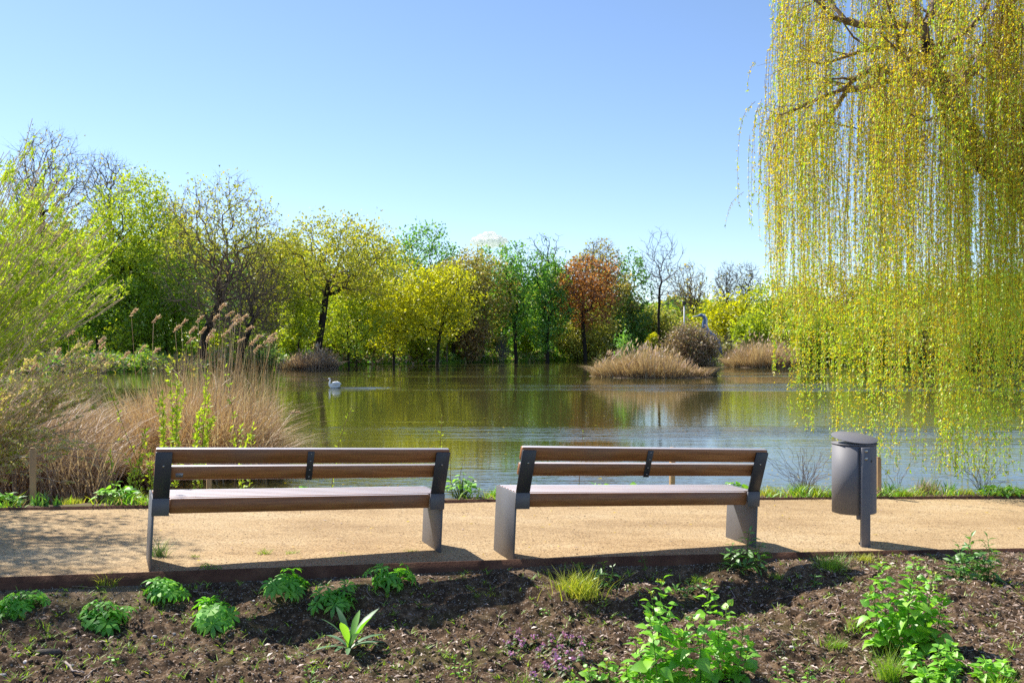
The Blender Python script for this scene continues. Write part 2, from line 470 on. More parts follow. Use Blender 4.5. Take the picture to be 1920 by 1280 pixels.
def water_mat():
    m, nt, out = new_mat("lake water")
    p = nt.nodes.new("ShaderNodeBsdfPrincipled")
    p.inputs["Base Color"].default_value = (0.058, 0.054, 0.016, 1)
    p.inputs["Roughness"].default_value = 0.015
    p.inputs["IOR"].default_value = 1.5
    tc = nt.nodes.new("ShaderNodeTexCoord"); v = tc.outputs["Object"]
    r1 = noise(nt, 1.0, 3, 0.55, v, stretch=(1.6, 4.2, 1))
    r2 = noise(nt, 1.0, 2, 0.5, v, stretch=(5, 13, 1))
    # wind: long patches where the surface is rougher
    w = noise(nt, 1.0, 3, 0.5, v, stretch=(0.022, 0.16, 1))
    wr = ramp(nt, [(0.52, (0.0, 0.0, 0.0)), (0.66, (1, 1, 1))], w.outputs[0])
    sep = nt.nodes.new("ShaderNodeSeparateXYZ"); nt.links.new(v, sep.inputs[0])
    near = nt.nodes.new("ShaderNodeMapRange")
    near.inputs["From Min"].default_value = 15; near.inputs["From Max"].default_value = 2
    nt.links.new(mathn(nt, 'ADD', sep.outputs[1], mathn(nt, 'MULTIPLY', sep.outputs[0], -3.0)), near.inputs[0])
    amp = mathn(nt, 'ADD', 0.045, mathn(nt, 'ADD', mathn(nt, 'MULTIPLY', wr.outputs[0], 0.55), mathn(nt, 'MULTIPLY', near.outputs[0], 0.07)))
    h = mathn(nt, 'ADD', r1.outputs[0], mathn(nt, 'MULTIPLY', r2.outputs[0], 0.35))
    h = mathn(nt, 'MULTIPLY', h, amp)
    b = nt.nodes.new("ShaderNodeBump"); b.inputs["Strength"].default_value = 1.0; b.inputs["Distance"].default_value = 0.05
    nt.links.new(h, b.inputs["Height"]); nt.links.new(b.outputs[0], p.inputs["Normal"])
    nt.links.new(p.outputs[0], out.inputs[0])
    return m


M_soil = soil_mat()
M_path = path_mat()
M_water = water_mat()
M_meadow = simple("spring meadow", [(0.05, 0.11, 0.012), (0.09, 0.19, 0.015), (0.12, 0.22, 0.02), (0.13, 0.12, 0.04)], 0.35, 0.95, 0.8, 8, spec=0.1, bdist=0.1)
M_verge = simple("verge earth", [(0.08, 0.055, 0.035), (0.17, 0.12, 0.08), (0.12, 0.12, 0.04)], 5, 0.95, 0.8, 40, spec=0.1)

# ------------------------------------------------------------------ terrain
WATER_Z = -0.50
EN = np.array([(-25, 1.2), (-12, 4.0), (-6, 5.4), (-3.16, 6.09), (-0.94, 6.67), (0.53, 7.03), (2.07, 7.35), (4.0, 7.70), (8, 8.35), (14, 9.2), (28, 11.0)])
EF = np.array([(-25, 3.4), (-12, 6.5), (-6, 8.05), (-4.38, 8.47), (-0.3, 9.48), (2.37, 9.95), (5.45, 10.5), (9, 11.1), (14, 11.9), (28, 14.0)])
en = lambda x: np.interp(x, EN[:, 0], EN[:, 1])
ef = lambda x: np.interp(x, EF[:, 0], EF[:, 1])
zp = lambda x: 0.015 - 0.022 * np.clip(x, -8, 8)

_r1 = np.random.default_rng(11)
_seeds = [np.random.default_rng(100 + i) for i in range(8)]
_tabs = None


def drop(x):
    return np.interp(x, [-6, -1, 0.0, 0.35, 1.0, 1.9, 2.4, 4.5], [0.07, 0.07, 0.05, 0.035, 0.065, 0.05, 0.02, 0.02])


def soil_z(x, y, fine=True):
    x = np.asarray(x, float); y = np.asarray(y, float)
    d = en(x) - y
    k = np.clip(d / 0.35, 0, 1)
    z = zp(x) - drop(x) - 0.06 * np.clip(d, 0, 6) - np.interp(x, [1.6, 2.8], [0.13, 0.03]) * np.clip(d / 0.6, 0, 1) ** 1.6
    R = [np.random.default_rng(200 + i) for i in range(6)]
    z = z + k * (0.055 * grid_noise(R[0], x, y, 0.75) + 0.052 * grid_noise(R[1], x + 3, y, 0.28))
    # a low bank of thrown up soil right of centre
    z = z + 0.07 * np.exp(-((x - 0.62) / 0.45) ** 2 - ((y - 6.55) / 0.22) ** 2) + 0.05 * np.exp(-((x - 1.1) / 0.3) ** 2 - ((y - 5.9) / 0.25) ** 2)
    z = z - 0.07 * np.exp(-((x + 0.55) / 0.75) ** 2 - ((d - 0.75) / 0.42) ** 2) * np.clip(d / 0.3, 0, 1)
    if fine:
        n3 = grid_noise(R[2], x, y, 0.11); n4 = grid_noise(R[3], x, y, 0.05); n5 = grid_noise(R[4], x, y, 0.025)
        rough = 0.5 + 0.5 * np.clip(d / 0.8, 0, 1)
        z = z + k * rough * (0.030 * np.abs(n3) + 0.017 * np.clip(n4, -0.3, 1) + 0.008 * n5)
    return z


def sheet(name, X, Y, Z, mat, smooth=True):
    ny, nx = X.shape
    V = np.stack([X, Y, Z], -1).reshape(-1, 3)
    i = (np.arange(ny - 1)[:, None] * nx + np.arange(nx - 1)[None]).ravel()
    return mesh(name, V, np.stack([i, i + 1, i + nx + 1, i + nx], -1), mat, smooth=smooth)


# soil bed in front of the path, dense where it shows
xs = np.concatenate([np.linspace(-26, -3.7, 40), np.arange(-3.6, 4.6, 0.0150), np.linspace(4.7, 26, 40)])
t = np.concatenate([[-40, -25, -14, -8, -4, -1, 1.5, 3.2], np.arange(4.2, 4.6, 0.04)])
fr = np.linspace(0, 1, 215)
rows = []
Xg = np.repeat(xs[None], len(t) + len(fr), 0)
Yg = np.zeros_like(Xg)
e_ = en(xs) + 0.002
for i, yy in enumerate(t): Yg[i] = np.minimum(yy, e_ - 1.2 - 0.02 * (len(t) - i))
for i, f in enumerate(fr):
    a0 = np.maximum(4.62, -99); a0 = np.minimum(4.62, e_ - 1.0)
    Yg[len(t) + i] = a0 + (e_ - a0) * f
Zg = soil_z(Xg, Yg)
soil = sheet("soil_bed", Xg, Yg, Zg, M_soil)
tag(soil, "dug dark soil bed with grit in front of the path", kind="structure")
at = soil.data.attributes.new("sandy", 'FLOAT', 'POINT')
dd = en(Xg) - Yg
sandy = 0.62 * np.exp(-dd / 0.30) + 0.28 * np.clip((-1.0 - Xg) / 2, 0, 1) * np.exp(-dd / 1.0)
at.data.foreach_set("value", sandy.ravel().astype(np.float32))

# path
xs = np.concatenate([np.linspace(-25, -5, 50), np.linspace(-4.9, 7, 240), np.linspace(7.2, 27, 50)])
fr = np.linspace(0, 1, 60)
Xg = np.repeat(xs[None], 60, 0)
Yg = en(xs)[None] + 0.006 + (ef(xs) - en(xs))[None] * fr[:, None]
Rn = np.random.default_rng(5)
Zg = zp(Xg) + 0.006 * grid_noise(Rn, Xg, Yg, 0.9) + 0.003 * grid_noise(Rn, Xg, Yg, 0.25) - 0.012
pth = sheet("path", Xg, Yg, Zg, M_path)
tag(pth, "sunlit sandy gravel path behind the benches", kind="structure")

# verge and bank down into the water
fr = np.concatenate([np.linspace(0, 0.5, 24), np.linspace(0.55, 1.6, 14)])
xs2 = np.concatenate([np.linspace(-25, -5, 60), np.linspace(-4.9, 7, 300), np.linspace(7.2, 27, 60)])
Xg = np.repeat(xs2[None], len(fr), 0)
Yg = ef(xs2)[None] + 0.012 + fr[:, None]
Rn = np.random.default_rng(6)
wob = 0.16 * grid_noise(Rn, Xg, Yg, 1.2)
prof = np.interp(fr[:, None] + wob, [-1, 0.0, 0.12, 0.32, 0.7, 1.6], [0.0, 0.0, 0.02, 0.0, -0.45, -0.95])
Zg = zp(Xg) + prof * np.clip(fr[:, None] / 0.05, 0, 1) + 0.012 * grid_noise(Rn, Xg, Yg, 0.12) - 0.01
bank = sheet("lake_bank", Xg, Yg, Zg, M_verge)
tag(bank, "weedy earth bank between path and lake", kind="structure")


def verge_z(x, y):
    return float(zp(x)) + float(np.interp(y - ef(x), [0, 0.12, 0.32, 0.7, 1.6], [0, 0.02, 0.0, -0.45, -0.95])) - 0.012


# steel edging strips
def edging(name, fn, dy, th, top, bot, label):
    mb = MB()
    xs = np.linspace(-25, 27, 105)
    y = fn(xs) + dy
    T = zp(xs) + top; B = T - bot
    V = np.concatenate([np.stack([xs, y, T], 1), np.stack([xs, y + th, T], 1), np.stack([xs, y + th, B], 1), np.stack([xs, y, B], 1)])
    n = len(xs); i = np.arange(n - 1); q = []
    for k in range(4):
        a = k * n; b = ((k + 1) % 4) * n
        q.append(np.stack([a + i, a + i + 1, b + i + 1, b + i], 1))
    mb.add(V, np.concatenate(q))
    o = mb.build(name, M_rust)
    return tag(o, label, kind="structure")


edging("path_edging", en, -0.004, 0.008, 0.012, 0.3, "rusty steel edging strip between path and soil bed")
edging("path_edging", ef, 0.002, 0.008, 0.012, 0.25, "rusty steel edging strip along the lake side of the path")

# far shore: angle t = x/y -> distance of the waterline
SH = np.array([(-2.2, 40), (-1.2, 46), (-0.8, 55), (-0.5, 63), (-0.40, 66), (-0.265, 74), (-0.2, 80), (-0.16, 86), (-0.085, 92), (0, 100), (0.08, 111), (0.16, 118), (0.26, 112), (0.32, 92), (0.40, 78), (0.52, 74), (0.8, 60), (1.3, 44), (2.4, 34)])
shore = lambda t: np.interp(t, SH[:, 0], SH[:, 1])


def land_z(x, y):
    t = np.asarray(x, float) / np.asarray(y, float)
    d = np.asarray(y, float) - shore(t)
    return WATER_Z + np.interp(d, [-6, -1.0, 0.0, 0.8, 4, 14, 34, 400], [-1.2, -0.4, -0.02, 0.25, 0.65, 1.25, 1.75, 2.4])


ts = np.concatenate([np.linspace(-2.2, -0.65, 50), np.linspace(-0.64, 0.64, 240), np.linspace(0.65, 2.4, 55)])
dd_ = np.concatenate([[-6, -3, -1.5, -0.6], np.linspace(-0.2, 12, 40), np.linspace(13, 60, 40), [70, 90, 130, 200, 320, 600, 1200, 2600]])
Tg = np.repeat(ts[None], len(dd_), 0)
Dg = shore(ts)[None] + dd_[:, None]
Xg = Tg * Dg
Rn = np.random.default_rng(8)
Zg = land_z(Xg, Dg) + 0.10 * grid_noise(Rn, Xg, Dg, 2.1) * np.clip(dd_[:, None] + 0.8, 0, 1)
far = sheet("far_bank", Xg, Dg, Zg, M_meadow)
tag(far, "bright grassy park ground beyond the lake", kind="structure")

wat = mesh("lake_water", [(-140, 1, WATER_Z), (180, 1, WATER_Z), (180, 130, WATER_Z), (-140, 130, WATER_Z)], np.array([[0, 1, 2, 3]]), M_water)
# stop the water sheet short of the ground this side of the lake
me = wat.data
xw = np.linspace(-60, 60, 121)
Vw = np.concatenate([np.stack([xw, np.where(np.abs(xw) < 24, ef(xw) + 0.8, 12.0), np.full(121, WATER_Z)], 1), np.stack([xw * 3, np.full(121, 135.0), np.full(121, WATER_Z)], 1)])
bpy.data.objects.remove(wat)
i = np.arange(120)
wat = mesh("lake_water", Vw, np.stack([i, i + 1, i + 122, i + 121], 1), M_water)
tag(wat, "calm green brown lake with reflections", kind="structure")


# ------------------------------------------------------------------ vegetation generators
def unit(v):
    return v / (np.linalg.norm(v, axis=-1, keepdims=True) + 1e-9)


def quads(C, A, B):
    """rhombic leaves: centre C, half length vectors A, half width vectors B"""
    V = np.stack([C - A, C + B, C + A, C - B], 1).reshape(-1, 3)
    i = np.arange(len(C))[:, None] * 4
    return V, i + np.arange(4)[None]


def leaves_at(rng, C, size, aspect=0.55, up=0.3):
    n = len(C)
    d = unit(rng.normal(size=(n, 3)))
    e = unit(np.cross(d, unit(rng.normal(size=(n, 3)) + np.array([0, 0, up]))))
    s = size * rng.uniform(0.6, 1.35, (n, 1)) * 0.5
    return quads(C, d * s, e * s * aspect)


def leaves_tri(rng, C, size, aspect=0.6):
    n = len(C)
    d = unit(rng.normal(size=(n, 3)))
    e = unit(np.cross(d, rng.normal(size=(n, 3))))
    s = size * rng.uniform(0.6, 1.4, (n, 1))
    V = np.stack([C - d * s * 0.4 - e * s * aspect * 0.5, C - d * s * 0.4 + e * s * aspect * 0.5, C + d * s * 0.6], 1).reshape(-1, 3)
    return V, np.arange(3 * n).reshape(-1, 3)


def tubes(P0, P1, R0, R1, n=4):
    D = unit(P1 - P0)
    ref = np.where(np.abs(D[:, 2:3]) > 0.8, np.array([[1.0, 0, 0]]), np.array([[0, 0, 1.0]]))
    A = unit(np.cross(D, ref)); B = np.cross(D, A)
    a = np.arange(n) / n * 2 * np.pi
    ring = A[:, None] * np.cos(a)[None, :, None] + B[:, None] * np.sin(a)[None, :, None]
    V = np.concatenate([P0[:, None] + ring * R0[:, None, None], P1[:, None] + ring * R1[:, None, None]], 1).reshape(-1, 3)
    i = np.arange(len(P0))[:, None] * 2 * n
    q = [i + np.array([[j, (j + 1) % n, n + (j + 1) % n, n + j]]) for j in range(n)]
    return V, np.concatenate(q)


def skeleton(rng, trunk, tips, seg, bf=0.35, wig=0.10, tipr=0.012, power=2.3, trunk_r=None, lift=0.15):
    """grow branches from the trunk polyline out to every tip; returns nodes, parents, radii"""
    cap = 60 + int(len(tips) * 14)
    P = np.zeros((cap, 3)); PL = np.zeros(cap); par = np.full(cap, -1, int); DR = np.zeros((cap, 3))
    n = 0
    for k, p in enumerate(trunk):
        P[n] = p; par[n] = n - 1
        if n: PL[n] = PL[n - 1] + np.linalg.norm(P[n] - P[n - 1]); DR[n] = unit(P[n] - P[n - 1])
        n += 1
    DR[0] = (0, 0, 1)
    nt = n
    first = max(0, int(nt * 0.45)) if nt > 3 else 0
    top = np.asarray(trunk[-1])
    order = np.argsort(np.linalg.norm(tips - top, axis=1) * rng.uniform(0.85, 1.15, len(tips)))
    for ti in order:
        tp = tips[ti]
        dv = tp - P[first:n]
        dist = np.sqrt((dv * dv).sum(1))
        al = (dv * DR[first:n]).sum(1) / (dist + 1e-6)
        cost = dist * (1.25 - 0.25 * al) + bf * PL[first:n]
        j = first + int(np.argmin(cost)); d = dist[j - first]
        if d < seg * 0.3: continue
        m = max(1, int(np.ceil(d / seg)))
        if n + m >= cap: break
        c = P[j] + DR[j] * d * 0.35 + np.array([0, 0, lift * d])
        prev = j
        for k in range(1, m + 1):
            u = k / m
            q = (1 - u) ** 2 * P[j] + 2 * u * (1 - u) * c + u * u * tp
            if k < m: q = q + rng.normal(size=3) * wig * seg
            P[n] = q; par[n] = prev; DR[n] = unit(q - P[prev]); PL[n] = PL[prev] + np.linalg.norm(q - P[prev])
            prev = n; n += 1
    P = P[:n]; par = par[:n]
    acc = np.zeros(n); kids = np.zeros(n, int)
    for k in range(n - 1, 0, -1):
        if kids[k] == 0: acc[k] = tipr ** power
        acc[par[k]] += acc[k]; kids[par[k]] += 1
    R = np.maximum(acc, tipr ** power) ** (1 / power)
    if trunk_r:
        s = trunk_r / R[0]
        R = tipr + (R - tipr) * (trunk_r - tipr) / max(1e-6, R[0] - tipr)
    return P, par, R, kids


def skel_mesh(name, P, par, R, mat, parent, off, n=4, rmin=0.0, thick=None):
    i = np.arange(1, len(P)); p = par[i]
    r1 = np.maximum(R[i], rmin); r0 = np.maximum(np.minimum(R[p], R[i] * 1.25), rmin)
    if thick:
        sel = R[i] >= thick
        for nm, s, k, in ((name[0], sel, 7), (name[1], ~sel, n)):
            if s.any():
                V, Q = tubes(P[p][s], P[i][s], r0[s], r1[s], k)
                mesh(nm, V, Q, mat if nm == name[0] else mat[1] if isinstance(mat, list) else mat, parent, off, smooth=True)
    else:
        V, Q = tubes(P[p], P[i], r0, r1, n)
        return mesh(name, V, Q, mat, parent, off, smooth=True)


def crown_tips(rng, c, r, n, bias=0.45, lobes=7, amt=0.34, cut=None):
    d = unit(rng.normal(size=(n, 3)))
    L = unit(rng.normal(size=(lobes, 3)) + np.array([0, 0, 0.2]))
    f = 1 - amt + amt * 1.25 * np.clip((np.max(d @ L.T, 1) - 0.45) / 0.5, 0, 1)
    u = rng.uniform(0, 1, n) ** bias
    p = c + d * (u * f)[:, None] * r
    return p


def tree(name, label, cat, D, x, top, wid, bottom, leaf, dens=1.0, N_t=260, trunk_px=None, bark=None, twig=None, leafsize=None,
         group=None, bare=False, trunk_r=None, lean=0.0, seed=0, bf=0.25, tipr=None, leaf_sel=None, crown_dx=0.0, round_=1.0, aspect=0.6, depth=0.85, spread=0.5):
    """a tree at distance D whose crown spans wid pixels and reaches from bottom to top (photo pixels)"""
    rng = np.random.default_rng(1000 + seed)
    k = D / F
    bx = (x - 960) * k
    zb = float(land_z(bx, D)) - 0.1
    zt = CZ + (640 - top) * k; zc = CZ + (640 - bottom) * k
    if not bare:
        wid = wid * 1.3; bottom = min(bottom + 22, 660)
    zc = CZ + (640 - bottom) * k
    W = wid * k
    root = thing(name, label, cat, (bx, D, zb), group)
    cx = bx + crown_dx * k
    c = np.array([cx, D, (zt + zc) / 2]); r = np.array([W / 2, W / 2 * depth, (zt - zc) / 2])
    tips = crown_tips(rng, c, r * 1.12, int(N_t * (2.2 if bare else 1.5)), bias=0.42 if not bare else 0.5)
    H = zt - zb
    th = max(zc + 0.3 * (zt - zc) - zb, 0.12 * H)
    m = 7
    w = np.cumsum(rng.normal(size=(m, 2)), 0) * 0.010 * H
    u = np.linspace(0, 1, m)
    trunk = np.stack([bx + (cx - bx) * u ** 1.5 * 0.8 + w[:, 0] * u + lean * u * th, D + w[:, 1] * u, zb + th * u], 1)
    tr = (trunk_r or 0.019 * H) * 0.8
    seg = max(0.35, 0.05 * H)
    tp = tipr or max(0.010, 0.00016 * D)
    P, par, R, kids = skeleton(rng, trunk, tips, seg, bf, trunk_r=tr, tipr=tp, wig=0.14)
    R[0] *= 1.35
    bk = bark or M_bark; tw = twig or bk
    i = np.arange(1, len(P)); p = par[i]
    r1 = R[i]; r0 = np.minimum(R[p], R[i] * 1.3)
    thick = np.maximum(0.10 * 1.0, tr * 0.42)
    for nm, s, kk, mt in (("trunk", r1 >= thick, 8, bk), ("branches", r1 < thick, 3, tw)):
        if s.any():
            V, Q = tubes(P[p][s], P[i][s], r0[s], r1[s], kk)
            mesh(nm, V, Q, mt, root, root.location, smooth=True)
    if bare:      # spray of fine twigs round every branch end
        ends = np.where((R < tp * 4.5) & (par >= 0))[0]
        reps = max(1, int(3.0 * (1.0 if bare is True else bare)))
        E_ = np.repeat(ends, reps)
        d0 = unit(P[E_] - P[par[E_]])
        dv = unit(d0 + rng.normal(size=d0.shape) * 0.6 + np.array([0, 0, 0.25]))
        ln = H * 0.055 * rng.uniform(0.4, 1.2, (len(E_), 1))
        b = P[E_]; e2 = b + dv * ln
        wv = unit(np.cross(dv, rng.normal(size=dv.shape))) * tp * 0.65
        V = np.stack([b - wv, b + wv, e2], 1).reshape(-1, 3)
        mesh("twigs", V, np.arange(len(V)).reshape(-1, 3), tw, root, root.location)
    if leaf is not None and dens > 0:
        ls = leafsize or 0.0026 * D
        area = math.pi * W * (zt - zc) / 4
        n = int(dens * 3.9 * area / (ls * ls * 0.36))
        n = min(n, 20000)
        ends = np.where(R < tp * 3.0)[0]
        if leaf_sel is not None: ends = ends[leaf_sel(P[ends], c, r)]
        e_i = rng.choice(ends, n)
        sig = (W * 0.034 + 0.10) * spread * 2
        C = P[e_i] + rng.normal(size=(n, 3)) * sig * np.array([1, 1, 0.75])
        V, Q = leaves_tri(rng, C, ls, 0.72)
        mesh("crown", V, Q, leaf, root, root.location)
    return root


def blades(rng, B, H, lean, wid, droop=0.35, segs=3, dirs=None):
    """ribbons from base points B, heights H, leaning and bending over"""
    n = len(B)
    a = rng.uniform(0, 2 * np.pi, n) if dirs is None else dirs
    d = np.stack([np.cos(a), np.sin(a), np.zeros(n)], 1)
    lean = np.broadcast_to(lean, n)[:, None]; H = np.broadcast_to(H, n)[:, None]; wid = np.broadcast_to(wid, n)[:, None]
    droop = np.broadcast_to(droop, n)[:, None]
    a2 = rng.uniform(0, 2 * np.pi, n)
    sd_ = np.stack([np.cos(a2), np.sin(a2), np.zeros(n)], 1)
    rows = []
    for k in range(segs + 1):
        u = k / segs
        c = B + d * (lean * u + droop * u * u) * H + np.array([0, 0, 1.0]) * H * (u - 0.45 * droop * u * u * u) * np.sqrt(np.maximum(0.1, 1 - 0.6 * lean ** 2))
        w = wid * (1 - u ** 1.5 * 0.92) * 0.5
        rows.append(c - sd_ * w); rows.append(c + sd_ * w)
    V = np.stack(rows, 1).reshape(-1, 3)
    i = np.arange(n)[:, None] * (2 * (segs + 1))
    Q = np.concatenate([i + np.array([[2 * k, 2 * k + 1, 2 * k + 3, 2 * k + 2]]) for k in range(segs)])
    return V, Q


def ico(rng, r, flat=0.7, rough=0.25):
    """an irregular stone"""
    import bmesh
    bm = bmesh.new()
    bmesh.ops.create_icosphere(bm, subdivisions=2, radius=1.0)
    V = np.array([v.co[:] for v in bm.verts]); Fc = np.array([[v.index for v in f.verts] for f in bm.faces])
    bm.free()
    L = unit(rng.normal(size=(9, 3)))
    V = V * (1 - rough * np.clip(V @ L.T - 0.5, 0, 1).sum(1))[:, None]
    return V * np.array([r, r * rng.uniform(0.6, 0.9), r * flat]), Fc


# ------------------------------------------------------------------ far trees
FT = "trees along the far shore"
top_half = lambda p, c, r: p[:, 2] > c[2] + 0.1 * r[2]
T = tree
# left group
T("bare_tree", "tall bare bluish grey tree rising behind the light green willow shrub", "tree", 88, 78, 240, 190, 470, L_olive, 0.06, 620, twig=M_twig_grey, bare=True, group=FT, seed=1)
T("bare_tree", "bare grey tree with upright twigs between the shrub and the green oak", "tree", 96, 205, 283, 120, 470, L_olive, 0.05, 420, twig=M_twig_grey, bare=True, group=FT, seed=2)
T("broadleaf_tree", "tall green and yellow oak with straight dark trunk behind the plumed reeds", "tree", 80, 252, 328, 135, 560, L_ygreen, 0.75, 300, group=FT, seed=3, trunk_r=0.28)
T("broadleaf_tree", "low bright green beech crown beside the straight dark oak trunk", "tree", 82, 215, 455, 170, 640, L_bright, 1.0, 240, group=FT, seed=4, trunk_r=0.2)
T("broadleaf_tree", "bright green young beech just left of the big twiggy oak trunk", "tree", 79, 312, 500, 150, 650, L_bright, 0.95, 220, group=FT, seed=5, trunk_r=0.18)
T("bare_tree", "brownish pink bare tree just left of the big oak top", "tree", 90, 335, 350, 120, 560, L_olive, 0.22, 500, twig=M_twig_brown, bare=True, group=FT, seed=6)
T("oak_tree", "biggest twiggy brown oak with forked dark trunk and leafy green top", "tree", 74, 376, 350, 235, 640, L_oak, 0.13, 800, twig=M_twig_brown, bare=1.5, group=FT, seed=7, trunk_r=0.42, crown_dx=52, leaf_sel=top_half)
T("bare_tree", "low spreading purple brown bare oak over the water right of the big oak", "tree", 72, 445, 470, 170, 660, L_olive, 0.03, 800, twig=M_twig_brown, bare=1.5, group=FT, seed=8, trunk_r=0.3, crown_dx=25)
T("broadleaf_tree", "yellow green tree filling the gap between the big oak and the forked trunk", "tree", 88, 520, 428, 120, 620, L_oak, 0.7, 260, group=FT, seed=9, twig=M_twig_brown)
T("oak_tree", "wide yellow green oak with dark forked trunk and low sweeping branch", "tree", 77, 592, 412, 190, 560, L_oak, 0.62, 380, group=FT, seed=10, trunk_r=0.34, crown_dx=42, twig=M_twig_brown)
T("young_tree", "light yellow green sapling left of the forked dark trunk", "tree", 76, 560, 520, 70, 668, L_ygreen, 0.8, 140, group=FT, seed=11, trunk_r=0.09)
T("young_tree", "bright yellow weeping crown beside the wide oak", "tree", 82, 668, 482, 62, 560, L_yellow, 0.95, 120, group=FT, seed=12, trunk_r=0.1)
T("broadleaf_tree", "yellow green understorey tree below the bright yellow weeping crown", "tree", 80, 655, 530, 100, 668, L_ygreen, 0.7, 200, group=FT, seed=13, trunk_r=0.12)
T("maple_tree", "vivid yellow flowering maple, the left of the two yellow ones", "tree", 84, 738, 508, 110, 640, L_yellow, 0.85, 260, group=FT, seed=14, trunk_r=0.15)
T("maple_tree", "vivid yellow flowering maple, the right and taller of the two yellow ones", "tree", 86, 818, 486, 118, 610, L_yellow, 0.85, 280, group=FT, seed=15, trunk_r=0.18)
T("broadleaf_tree", "green oak behind the gap between the wide oak and the chestnut", "tree", 96, 702, 452, 90, 600, L_oak, 0.7, 220, group=FT, seed=16)
T("chestnut_tree", "fresh green chestnut with rounded crown, highest left of the cloud", "tree", 100, 785, 428, 122, 590, L_green, 0.62, 330, group=FT, seed=17, trunk_r=0.3, leafsize=0.26)
T("broadleaf_tree", "olive bronze tree between the chestnut and the cloud", "tree", 96, 850, 462, 96, 600, L_olive, 0.8, 300, group=FT, seed=18, twig=M_twig_brown)
T("broadleaf_tree", "dark olive tree in front of the white cloud", "tree", 98, 905, 478, 95, 640, L_olive, 0.75, 320, group=FT, seed=19, twig=M_twig_brown)
T("broadleaf_tree", "green tree right below the white cloud", "tree", 106, 932, 478, 100, 620, L_green, 0.7, 260, group=FT, seed=20)
T("broadleaf_tree", "green tree with thin dark double trunk left of the ivy clad tree", "tree", 99, 968, 466, 74, 630, L_green, 0.55, 260, group=FT, seed=21, trunk_r=0.22)
T("dead_tree", "half dead tree with crooked bare grey top above the ivy clad tree", "tree", 108, 1020, 440, 84, 540, L_green, 0.04, 90, group=FT, seed=22, bare=0.6, twig=M_bark_grey, bark=M_bark_grey, trunk_r=0.3)
T("ivy_tree", "narrow ivy clad green tree with dark mossy trunk", "tree", 99, 1027, 482, 60, 655, L_green, 0.9, 220, group=FT, seed=23, trunk_r=0.26)
T("copper_tree", "copper brown beech with drooping rusty foliage", "tree", 101, 1098, 486, 104, 585, L_rust, 1.0, 320, group=FT, seed=24, trunk_r=0.25)
T("bare_tree", "brown bare crowned tree behind the copper beech", "tree", 112, 1115, 452, 110, 560, L_olive, 0.35, 460, group=FT, seed=25, bare=True, twig=M_twig_brown)
T("broadleaf_tree", "thin green tree between the copper beech and the tall bare tree", "tree", 110, 1187, 482, 56, 620, L_green, 0.42, 180, group=FT, seed=26)
T("bare_tree", "tall slender bare tree standing alone against the sky", "tree", 104, 1237, 437, 84, 590, None, 0, 240, group=FT, seed=27, bare=0.8, twig=M_twig_grey, trunk_r=0.17)
T("bare_tree", "rounded bare brown tree above the blue bird sculpture", "tree", 116, 1292, 500, 90, 610, L_olive, 0.08, 420, group=FT, seed=28, bare=True, twig=M_twig_brown)
T("bare_tree", "bare grey tree at the edge of the weeping willow, left one of the pair", "tree", 118, 1362, 490, 56, 590, L_olive, 0.03, 300, group=FT, seed=29, bare=True, twig=M_twig_grey)
T("bare_tree", "bare grey tree at the edge of the weeping willow, right one of the pair", "tree", 118, 1402, 496, 56, 590, L_olive, 0.04, 300, group=FT, seed=30, bare=True, twig=M_twig_grey)
T("broadleaf_tree", "green undergrowth tree behind the yellow maples", "tree", 100, 845, 560, 110, 640, L_green, 0.45, 220, group=FT, seed=31)
T("broadleaf_tree", "olive undergrowth tree between the two yellow maples and the oak", "tree", 96, 720, 560, 140, 665, L_olive, 0.6, 220, group=FT, seed=32)
T("broadleaf_tree", "dull green tree between the double trunk and the orange shrub", "tree", 108, 935, 540, 100, 630, L_green, 0.5, 220, group=FT, seed=33)
T("broadleaf_tree", "green tree low behind the ivy clad trunk", "tree", 110, 1050, 540, 110, 650, L_green, 0.6, 220, group=FT, seed=34)
T("broadleaf_tree", "deep green tree right beside the copper beech", "tree", 108, 1165, 560, 80, 640, L_dark, 0.6, 200, group=FT, seed=35)
T("broadleaf_tree", "dark shaded tree behind the big oak trunk", "tree", 92, 420, 540, 150, 668, L_dark, 0.7, 220, group=FT, seed=36)
T("broadleaf_tree", "green tree low behind the bare oak over the water", "tree", 90, 500, 560, 110, 668, L_ygreen, 0.6, 200, group=FT, seed=37)
T("broadleaf_tree", "shaded olive tree deep in the wood behind the light green shrub", "tree", 96, 130, 430, 170, 640, L_olive, 0.6, 240, group=FT, seed=38, twig=M_twig_brown)
T("broadleaf_tree", "yellow green oak at the far edge behind the light green shrub", "tree", 84, 10, 400, 150, 640, L_ygreen, 0.8, 240, group=FT, seed=39)
T("broadleaf_tree", "bronze tree behind the copper beech's right side", "tree", 108, 1150, 500, 70, 600, L_olive, 0.6, 200, group=FT, seed=52, twig=M_twig_brown)
# beyond the weeping willow
for i, (x, tp, w, lf, D, lab) in enumerate([
        (1480, 520, 110, L_ygreen, 104, "yellow green tree seen through the left edge of the willow curtain"),
        (1570, 500, 130, L_olive, 96, "olive tree seen through the middle of the willow curtain"),
        (1665, 515, 130, L_ygreen, 92, "yellow green tree behind the willow curtain above the litter bin"),
        (1760, 500, 140, L_oak, 90, "pale oak behind the willow curtain right of the litter bin"),
        (1870, 510, 150, L_ygreen, 88, "yellow green tree behind the willow curtain under the thick limb"),
        (1990, 480, 160, L_oak, 88, "oak behind the willow trunk")]):
    T("broadleaf_tree", lab, "tree", D, x, tp, w, 650, lf, 0.7, 220, group=FT, seed=40 + i, twig=M_twig_brown)
